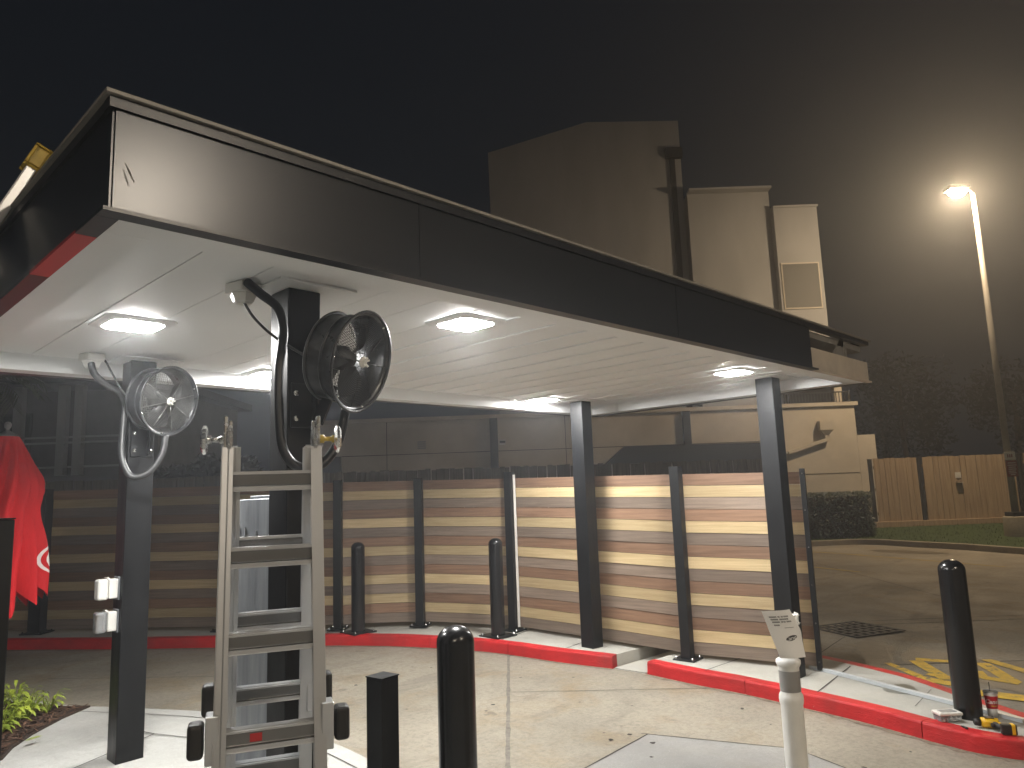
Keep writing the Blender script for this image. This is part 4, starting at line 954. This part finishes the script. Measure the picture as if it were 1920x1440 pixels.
# pine fence and gate at the lot edge
def pine(u0, u1, label, D=22.0, hgt=1.90, sign=False):
    t = thing('pine_fence_panel', label, 'fence', tuple(far((u0 + u1) / 2, D, .38)), FROT); n = max(1, round((u1 - u0) / .155)); wd = (u1 - u0) / n; me = None
    for i in range(n):
        if me is None: o = part('picket', box(BM(), -wd / 2 + .004, wd / 2 - .004, -.01, .01, 0, hgt), M_BEIGEFENCE, t); me = o.data
        else: o = bpy.data.objects.new('picket', me); COL.objects.link(o); o.parent = t
        o.location = (u0 + wd * (i + .5) - (u0 + u1) / 2, random.uniform(-.012, .012), random.uniform(-.012, .012)); o.rotation_euler = (0, random.uniform(-.006, .006), 0)
    for z in (.25, .95, 1.6): part('rail', box(BM(), -(u1 - u0) / 2, (u1 - u0) / 2, .014, .055, z, z + .09), M_BEIGEFENCE, t)
    return t
pine(10.55, 11.82, 'narrow pine plank fence panel beside the beige building'); pine(11.98, 14.68, 'wide pine plank gate panel with a small white sign'); pine(14.98, 19.5, 'pine plank fence panel beyond the lamp post')
for u, lb in ((11.90, 'dark steel gate post between the two pine panels'), (10.46, 'dark steel fence post against the building corner'), (14.83, 'dark steel fence post behind the lamp post')):
    t = thing('fence_post', lb, 'post', tuple(far(u, 22.03, .2)), FROT); part('shaft', box(BM(), -.05, .05, -.04, .04, 0, 2.05, .004), M_DARKTRIM, t); part('cap', box(BM(), -.055, .055, -.045, .045, 2.05, 2.07), M_DARKTRIM, t)
bm = BM(); c = far(15, 21.95, .36); n = Vector((FY, -FX, 0)); obox(bm, c, n * 4.6, Vector((FX, FY, 0)) * .06, Vector((0, 0, .09)), .01)
one('timber_edging', bm, M_BEIGEFENCE, 'long timber edging board at the foot of the pine fence', 'edging', tuple(c))
sg = thing('gate_sign', 'small white warning sign fixed on the pine gate', 'sign', tuple(far(12.98, 21.975, 1.50)), FROT)
part('plate', box(BM(), -.085, .085, -.004, .004, .13, .30), M_SIGNW, sg); part('plate', box(BM(), -.08, .08, -.004, .004, -.02, .11), M_SIGNW, sg)
part('oval_mark', lathe(BM(), [(.03, 0), (.045, 0)], k=16), M_INK, sg).location = (0, -.0055, .215); sg.children[-1].rotation_euler = (math.pi / 2, 0, 0); sg.children[-1].scale = (1.2, .7, 1)
for q, (x_, z_) in enumerate(((-.05, .03), (.05, .03), (0, .07))): part('print_mark', box(BM(), x_ - .02, x_ + .02, -.0058, -.0045, z_ - .012, z_ + .012), M_INK, sg)

# beige building
bd = thing('apartment_building', 'beige stucco building with stepped upper blocks behind the fence', 'building', tuple(far(3, 24, 0)), FROT)
def bl(u0, u1, d0, d1, z0, z1, m, nm='wall', par=None, bev=0.0):
    o = part(nm, box(BM(), u0 - 3, u1 - 3, d0 - 24, d1 - 24, z0, z1, bev), m, bd)
    if par: o.parent = par
    return o
lw_ = bl(-6.2, 10.62, 23.0, 23.95, 0, 3.98, M_STUCCO); bl(10.625, 11.17, 23.0, 30, 0, 3.06, M_STUCCO); bl(-6.25, 10.72, 22.93, 23.9, 3.985, 4.10, M_STUCCO, 'parapet_cap')
for u in (-3.95, 1.6, 7.7): bl(u - .008, u + .008, 22.992, 23.01, .1, 3.98, M_CRACK, 'wall_joint')
bl(-6.2, 8.3, 22.991, 23.01, 2.955, 2.972, M_CRACK, 'wall_joint'); bl(8.6, 10.6, 22.991, 23.01, 1.9, 1.915, M_CRACK, 'wall_joint')
bm = BM(); vs = [(-.45, 4.0), (6.30, 4.0), (6.30, 14.68), (3.0, 14.75), (-.56, 13.72)]
bm2 = BM(); prism(bm2, [(x - 3, z) for x, z in vs], 0, 8); bm2.transform(Matrix.Translation((0, 1.0 + 8, 0)) @ Matrix.Rotation(math.pi / 2, 4, 'X')); part('wall', bm2, M_STUCCO2, bd)
bl(6.303, 9.12, 24.5, 33, 4, 11.68, M_STUCCO2); m3 = bl(9.125, 10.6, 24.2, 32, 4, 10.96, M_STUCCO2)
for (a0, a1, z0, z1) in ((6.302, 9.12, 11.685, 11.76), (9.122, 10.64, 10.965, 11.03)): bl(a0, a1, 24.15, 24.6, z0, z1, M_STUCCO2, 'parapet_cap')
wi = bl(9.20, 10.48, 24.16, 24.19, 7.40, 9.0, M_STUCCO, 'window', m3); wi.parent = bd
gl = bl(9.245, 10.435, 24.150, 24.158, 7.45, 8.95, M_SCREEN, 'pane'); gl.parent = wi
bl(5.88, 6.06, 24.88, 24.99, 4.1, 13.25, M_DARKTRIM, 'downspout'); bl(5.74, 6.33, 24.78, 24.99, 13.22, 13.58, M_DARKTRIM, 'scupper_box')
bl(-.74, -.50, 22.86, 22.98, .1, 3.98, M_DARKTRIM, 'downspout'); bl(5.24, 5.47, 22.86, 22.98, .1, 3.98, M_DARKTRIM, 'downspout'); bl(-5.95, -5.35, 22.85, 22.98, .1, 2.95, M_DARKTRIM, 'door_recess')
bm = BM(); prism(bm, [(2.75 - 3, 2.42), (7.62 - 3, 2.40), (7.62 - 3, 2.90), (3.35 - 3, 2.94)], 0, .5); bm.transform(Matrix.Translation((0, -1.02, 0)) @ Matrix.Rotation(math.pi / 2, 4, 'X')); part('awning', bm, M_DARKTRIM, bd)
for u0 in (3.9, 5.6, 6.7): bl(u0, u0 + .9, 22.85, 22.9, 2.36, 2.39, M_STUCCO2, 'awning_bracket')
vt = bl(-3.02, -2.70, 22.95, 22.99, 3.08, 3.38, M_STUCCO, 'wall_vent')
for k in range(4): q = bl(-2.99, -2.73, 22.925, 22.949, 3.115 + k * .065, 3.150 + k * .065, M_STUCCO2, 'louvre'); q.parent = vt
sp = bl(-.45, -.26, 22.82, 22.99, 3.16, 3.30, M_SIGNW, 'wall_light'); bl(-.44, -.27, 22.75, 22.818, 3.20, 3.26, M_DARKTRIM, 'wall_light_head')
bm = BM(); a = [bm.verts.new(p) for p in ((6.42, -1.22, 3.52), (6.84, -1.22, 3.52), (6.84, -1.02, 3.52), (6.42, -1.02, 3.52))]; b_ = [bm.verts.new(p) for p in ((6.42, -1.22, 3.24), (6.84, -1.22, 3.24), (6.84, -1.02, 3.24), (6.42, -1.02, 3.24))]; c_ = [bm.verts.new(p) for p in ((6.56, -1.15, 3.10), (6.70, -1.15, 3.10), (6.70, -1.02, 3.10), (6.56, -1.02, 3.10))]
for P, Q in ((a, b_), (b_, c_)):
    for i in range(4): bm.faces.new((P[i], P[(i + 1) % 4], Q[(i + 1) % 4], Q[i]))
bm.faces.new(a); bm.faces.new(c_); part('rain_hopper', bm, M_STUCCO, bd)
bm = BM(); bar(bm, (5.42, -1.09, 2.58), (6.68, -1.09, 2.96), .10, .10); bar(bm, (6.63, -1.09, 2.93), (6.63, -1.09, 3.11), .09, .09); part('diagonal_downpipe', bm, M_STUCCO, bd)
# roof terrace railing
rl = bl(8.35, 10.66, 23.30, 23.34, 4.44, 4.48, M_DARKTRIM, 'terrace_rail')
for k in range(24): q = bl(8.38 + k * .097, 8.40 + k * .097, 23.31, 23.33, 4.10, 4.44, M_DARKTRIM, 'baluster'); q.parent = rl
bl(8.9, 10.3, 23.75, 23.80, 4.1, 5.2, M_DARKGLASS, 'terrace_door'); bl(10.32, 10.56, 23.6, 23.85, 4.1, 5.3, M_STUCCO, 'terrace_pillar'); bl(10.64, 10.68, 23.30, 23.34, 4.1, 4.52, M_DARKTRIM, 'rail_post')
# uplight behind the canopy line washing the stepped blocks
lp = thing('wall_lamp', 'warm wall lamp on the stepped beige block above the canopy line', 'lamp', tuple(far(8.72, 24.40, 6.05)), FROT)
part('housing', box(BM(), -.12, .12, -.02, .10, -.12, .10, .01), M_DARKTRIM, lp); bm = BM(); box(bm, -.10, .10, -.10, -.022, -.02, .108, .01); part('lens', bm, mat('wall_lamp_lens', (1, .80, .50), .4, emit=40.0), lp)

# dark house and planting on the left
hs = thing('porch_house', 'dark house with porch columns and railing behind the fence', 'house', tuple(far(-12.4, 21, 0)), FROT)
part('wall', box(BM(), -5, 2.3, 0, 6, 0, 5.0), M_HOUSE, hs); bm = BM(); prism(bm, [(-5.4, -1.4), (2.7, -1.4), (2.7, 6.4), (-5.4, 6.4)], 5.02, 5.25); part('roof', bm, M_DARKTRIM, hs)
part('porch_floor', box(BM(), -5, 2.3, -1.2, -.005, 0, 2.55), M_HOUSE, hs)
for x_ in (-2.6, -1.1, .1, .55, 2.0): part('porch_column', box(BM(), x_, x_ + .22, -1.15, -.95, 2.551, 4.99), M_STUCCO2, hs)
for z_ in (2.75, 3.4, 3.55): part('porch_rail', box(BM(), -5, 2.3, -1.19, -1.16, z_, z_ + .05), M_STUCCO2, hs)
wp = part('window', box(BM(), -2.2, -1.3, -.03, -.002, 2.9, 4.4), M_DARKTRIM, hs); q = part('pane', box(BM(), -2.13, -1.37, -.036, -.031, 2.97, 4.33), M_DARKGLASS, hs); q.parent = wp
def leafcloud(bm, c, rx, ry, rz, n, s, shell=.55):
    for _ in range(n):
        while True:
            p = Vector((random.uniform(-1, 1), random.uniform(-1, 1), random.uniform(-1, 1)))
            if shell < p.length < 1: break
        q = Vector((c[0] + p.x * rx, c[1] + p.y * ry, c[2] + p.z * rz)); a = Vector((random.gauss(0, 1), random.gauss(0, 1), random.gauss(0, 1))).normalized(); b = a.orthogonal().normalized(); k = s * random.uniform(.6, 1.4)
        bm.faces.new([bm.verts.new(q + a * k), bm.verts.new(q + b * k * .45), bm.verts.new(q - a * k), bm.verts.new(q - b * k * .45)])
def tree(u, d, h, r, label, n=2600, zb=0.0):
    t = thing('tree', label, 'tree', tuple(far(u, d, zb)), 0, 'dark trees beyond the fences'); bm = BM()
    tube(bm, crom([(0, 0, -.1), (.1, .05, h * .25), (-.05, .1, h * .5), (.05, 0, h * .8)], 4), [.2 - .012 * i for i in range(13)], 8)
    tube(bm, [(0, .1, h * .4), (r * .3, .2, h * .55), (r * .55, .1, h * .7)], [.09, .06, .03], 6); tube(bm, [(0, .1, h * .42), (-r * .3, -.2, h * .6), (-r * .5, -.1, h * .75)], [.09, .06, .03], 6); part('trunk', bm, M_BARK, t)
    bm = BM()
    for k in range(14):
        a = random.random() * 6.28; q = random.uniform(.15, .8) * r; leafcloud(bm, (math.cos(a) * q, math.sin(a) * q, h * random.uniform(.42, .95)), r * random.uniform(.25, .42), r * random.uniform(.25, .42), r * random.uniform(.2, .34), n // 14, .10 + r * .012, .2)
    part('crown', bm, M_TREE, t, fixn=False)
tree(19.5, 37, 8.0, 3.3, 'broad dark tree beyond the pine gate'); tree(24.5, 36, 7.0, 3.0, 'dark tree beyond the lamp post'); tree(16.6, 40, 5.2, 2.4, 'low dark tree behind the narrow pine panel'); tree(22, 44, 9.2, 3.6, 'tall dark tree rising behind the others')
tree(-6.4, 17, 2.75, 1.0, 'small rounded shrub tree above the grey picket fence', 2200)
tree(-8.4, 18, 2.6, .8, 'low shrub by the porch rail', 1400)
# palm
pt = thing('palm_tree', 'palm with drooping fronds beside the porch', 'palm', tuple(far(-9.0, 12.4, 0))); bm = BM(); tube(bm, [(0, 0, 0), (.05, 0, 1.6), (0, .05, 3.75)], [.17, .13, .12], 10); part('trunk', bm, M_BARK, pt)
for k in range(16):
    a = 2 * math.pi * k / 16 + random.uniform(-.15, .15); el = random.uniform(.1, 1.0); L = random.uniform(.85, 1.15); bm = BM(); p = Vector((0, 0, 3.75)); d = Vector((math.cos(a) * math.cos(el), math.sin(a) * math.cos(el), math.sin(el))); sp_ = []
    for i in range(9): sp_.append(p.copy()); p = p + d * L / 8; d = (d + Vector((0, 0, -.22))).normalized()
    tube(bm, sp_, [.014 - .0012 * i for i in range(9)], 4)
    for i in range(2, 9):
        tdir = (sp_[i] - sp_[i - 1]).normalized(); s_ = tdir.cross(Vector((0, 0, 1))).normalized()
        for sg_ in (-1, 1):
            for q_ in (0, .5): leafblade(bm, sp_[i - 1].lerp(sp_[i], q_), (s_ * sg_ + tdir * .9 + Vector((0, 0, .05))), .34, .034, .16)
    part('frond', bm, M_PALM, pt, fixn=False)
# clipped hedge
hg = thing('clipped_hedge', 'dark clipped box hedge against the beige building', 'hedge', tuple(far(8.3, 20.85, .1)), FROT); bm = BM()
for _ in range(9000):
    f = random.random(); u, d, z = random.uniform(-1.6, 1.35), random.uniform(-.45, .45), random.uniform(0.05, 1.24)
    if f < .55: d = -.45 + random.uniform(-.05, .10)
    elif f < .75: z = 1.22 + random.uniform(-.06, .05)
    else: u = 1.33 + random.uniform(-.12, .05)
    u += .04 * math.sin(z * 6); q = Vector((u, d, z)); a = Vector((random.gauss(0, 1), random.gauss(0, 1), random.gauss(0, 1))).normalized(); b = a.orthogonal().normalized(); k = random.uniform(.022, .042)
    bm.faces.new([bm.verts.new(q + a * k), bm.verts.new(q + b * k * .6), bm.verts.new(q - a * k), bm.verts.new(q - b * k * .6)])
part('foliage', bm, M_HEDGE, hg, fixn=False); part('inner_twigs', box(BM(), -1.5, 1.2, -.36, .36, 0, 1.14), M_BARK, hg)

# lamp post
pu, pd = 12.55, 19.0
lpz = .02
ps_ = thing('lamp_post', 'tall tapered steel lamp post with glowing amber head on concrete base', 'street lamp', tuple(far(pu, pd, lpz)), FROT)
part('concrete_base', lathe(BM(), [(0, 0), (.30, 0), (.30, .02), (.29, .58), (.275, .61), (0, .61)], k=28), M_KERB2, ps_)
part('base_cover', box(BM(), -.17, .17, -.17, .17, .611, .72, .01), M_DARKTRIM, ps_)
bm = BM(); tube(bm, [(0, 0, .72), (0, 0, 4.5), (0, 0, 9.15)], [.085, .072, .055], 16); part('pole', bm, M_POLE, ps_)
bm = BM(); tube(bm, crom([(0, 0, 9.10), (-.06, 0, 9.22), (-.16, 0, 9.27), (-.26, 0, 9.28)], 4), .03, 8); part('arm', bm, M_POLE, ps_)
bm = BM(); box(bm, -.70, -.16, -.19, .19, 9.24, 9.37, .04, 2); hd = part('head', bm, M_POLE, ps_); bm = lathe(BM(), [(0, -.13)] + [(math.sin(a), -.13 * math.cos(a)) for a in (.3, .6, .9, 1.2, 1.5)], k=20); [setattr(v, 'co', Vector((v.co.x * .24 - .42, v.co.y * .17, v.co.z * 1.35 + 9.238))) for v in bm.verts]; q = part('lens', bm, M_SODIUM, ps_); q.parent = hd
sn = thing('tow_sign', 'red and white parking sign strapped to the lamp post', 'sign', tuple(far(pu + .0, pd - .1, 1.62)), FROT)
part('upper_plate', box(BM(), -.16, .12, -.006, .006, .42, .62, .004), M_SIGNW, sn); part('lower_plate', box(BM(), -.14, .14, -.006, .006, 0, .40, .004), M_SIGNR, sn)
bm = BM()
for z_, a, b in ((.34, -.10, .10), (.285, -.11, .11), (.235, -.09, .09), (.185, -.10, .10), (.135, -.10, .08), (.09, -.09, .09), (.045, -.06, .06)): box(bm, a, b, -.0075, -.0062, z_ - .010, z_ + .010)
part('print_lines', bm, M_SIGNW, sn)
bm = BM()
for x_ in (-.07, -.02, .03): box(bm, x_ - .017, x_ + .014, -.0075, -.0062, .48, .56)
part('print_marks', bm, M_SIGNR, sn)

# ------------------------------------------------------------------ restaurant wall behind the photographer, with its wall lamp and a second one added to brighten the left
rw = thing('restaurant_wall', 'restaurant wall with parapet opposite the drive-through canopy', 'building', (0, -3.3, 0))
part('wall', box(BM(), -10, 9, -.4, 0, -.2, 5.6), M_STUCCO, rw); part('parapet_cap', box(BM(), -10.05, 9.05, -.45, .05, 5.601, 5.72), M_DARKTRIM, rw)
for lx, lb in ((2.5, 'warm wall pack lamp high on the restaurant wall facing the ladder'), (-3.6, 'added unseen wall pack lamp brightening the umbrella side')):
  wl = thing('wall_pack_lamp', lb, 'lamp', (lx, -3.3, 4.86), 0, 'wall lamps on the restaurant wall')
  part('housing', box(BM(), -.20, .20, .001, .14, -.02, .24, .01), M_DARKTRIM, wl); part('lens', box(BM(), -.17, .17, .03, .17, -.16, -.021, .01), M_PACK, wl)

# ------------------------------------------------------------------ haze volume added for the veil and glow around the lamps
hz = BM(); box(hz, -24, 62, -24, 62, -1.6, 16.5)
ho = tag(link('haze', hz, None), kind='stuff')
hm = bpy.data.materials.new('haze'); hm.use_nodes = True; hm.node_tree.nodes.clear()
pv = hm.node_tree.nodes.new('ShaderNodeVolumePrincipled'); pv.inputs['Color'].default_value = (.92, .95, 1, 1); pv.inputs['Density'].default_value = 0.0065; pv.inputs['Anisotropy'].default_value = 0.68
ou = hm.node_tree.nodes.new('ShaderNodeOutputMaterial'); hm.node_tree.links.new(pv.outputs[0], ou.inputs['Volume']); ho.data.materials.append(hm)
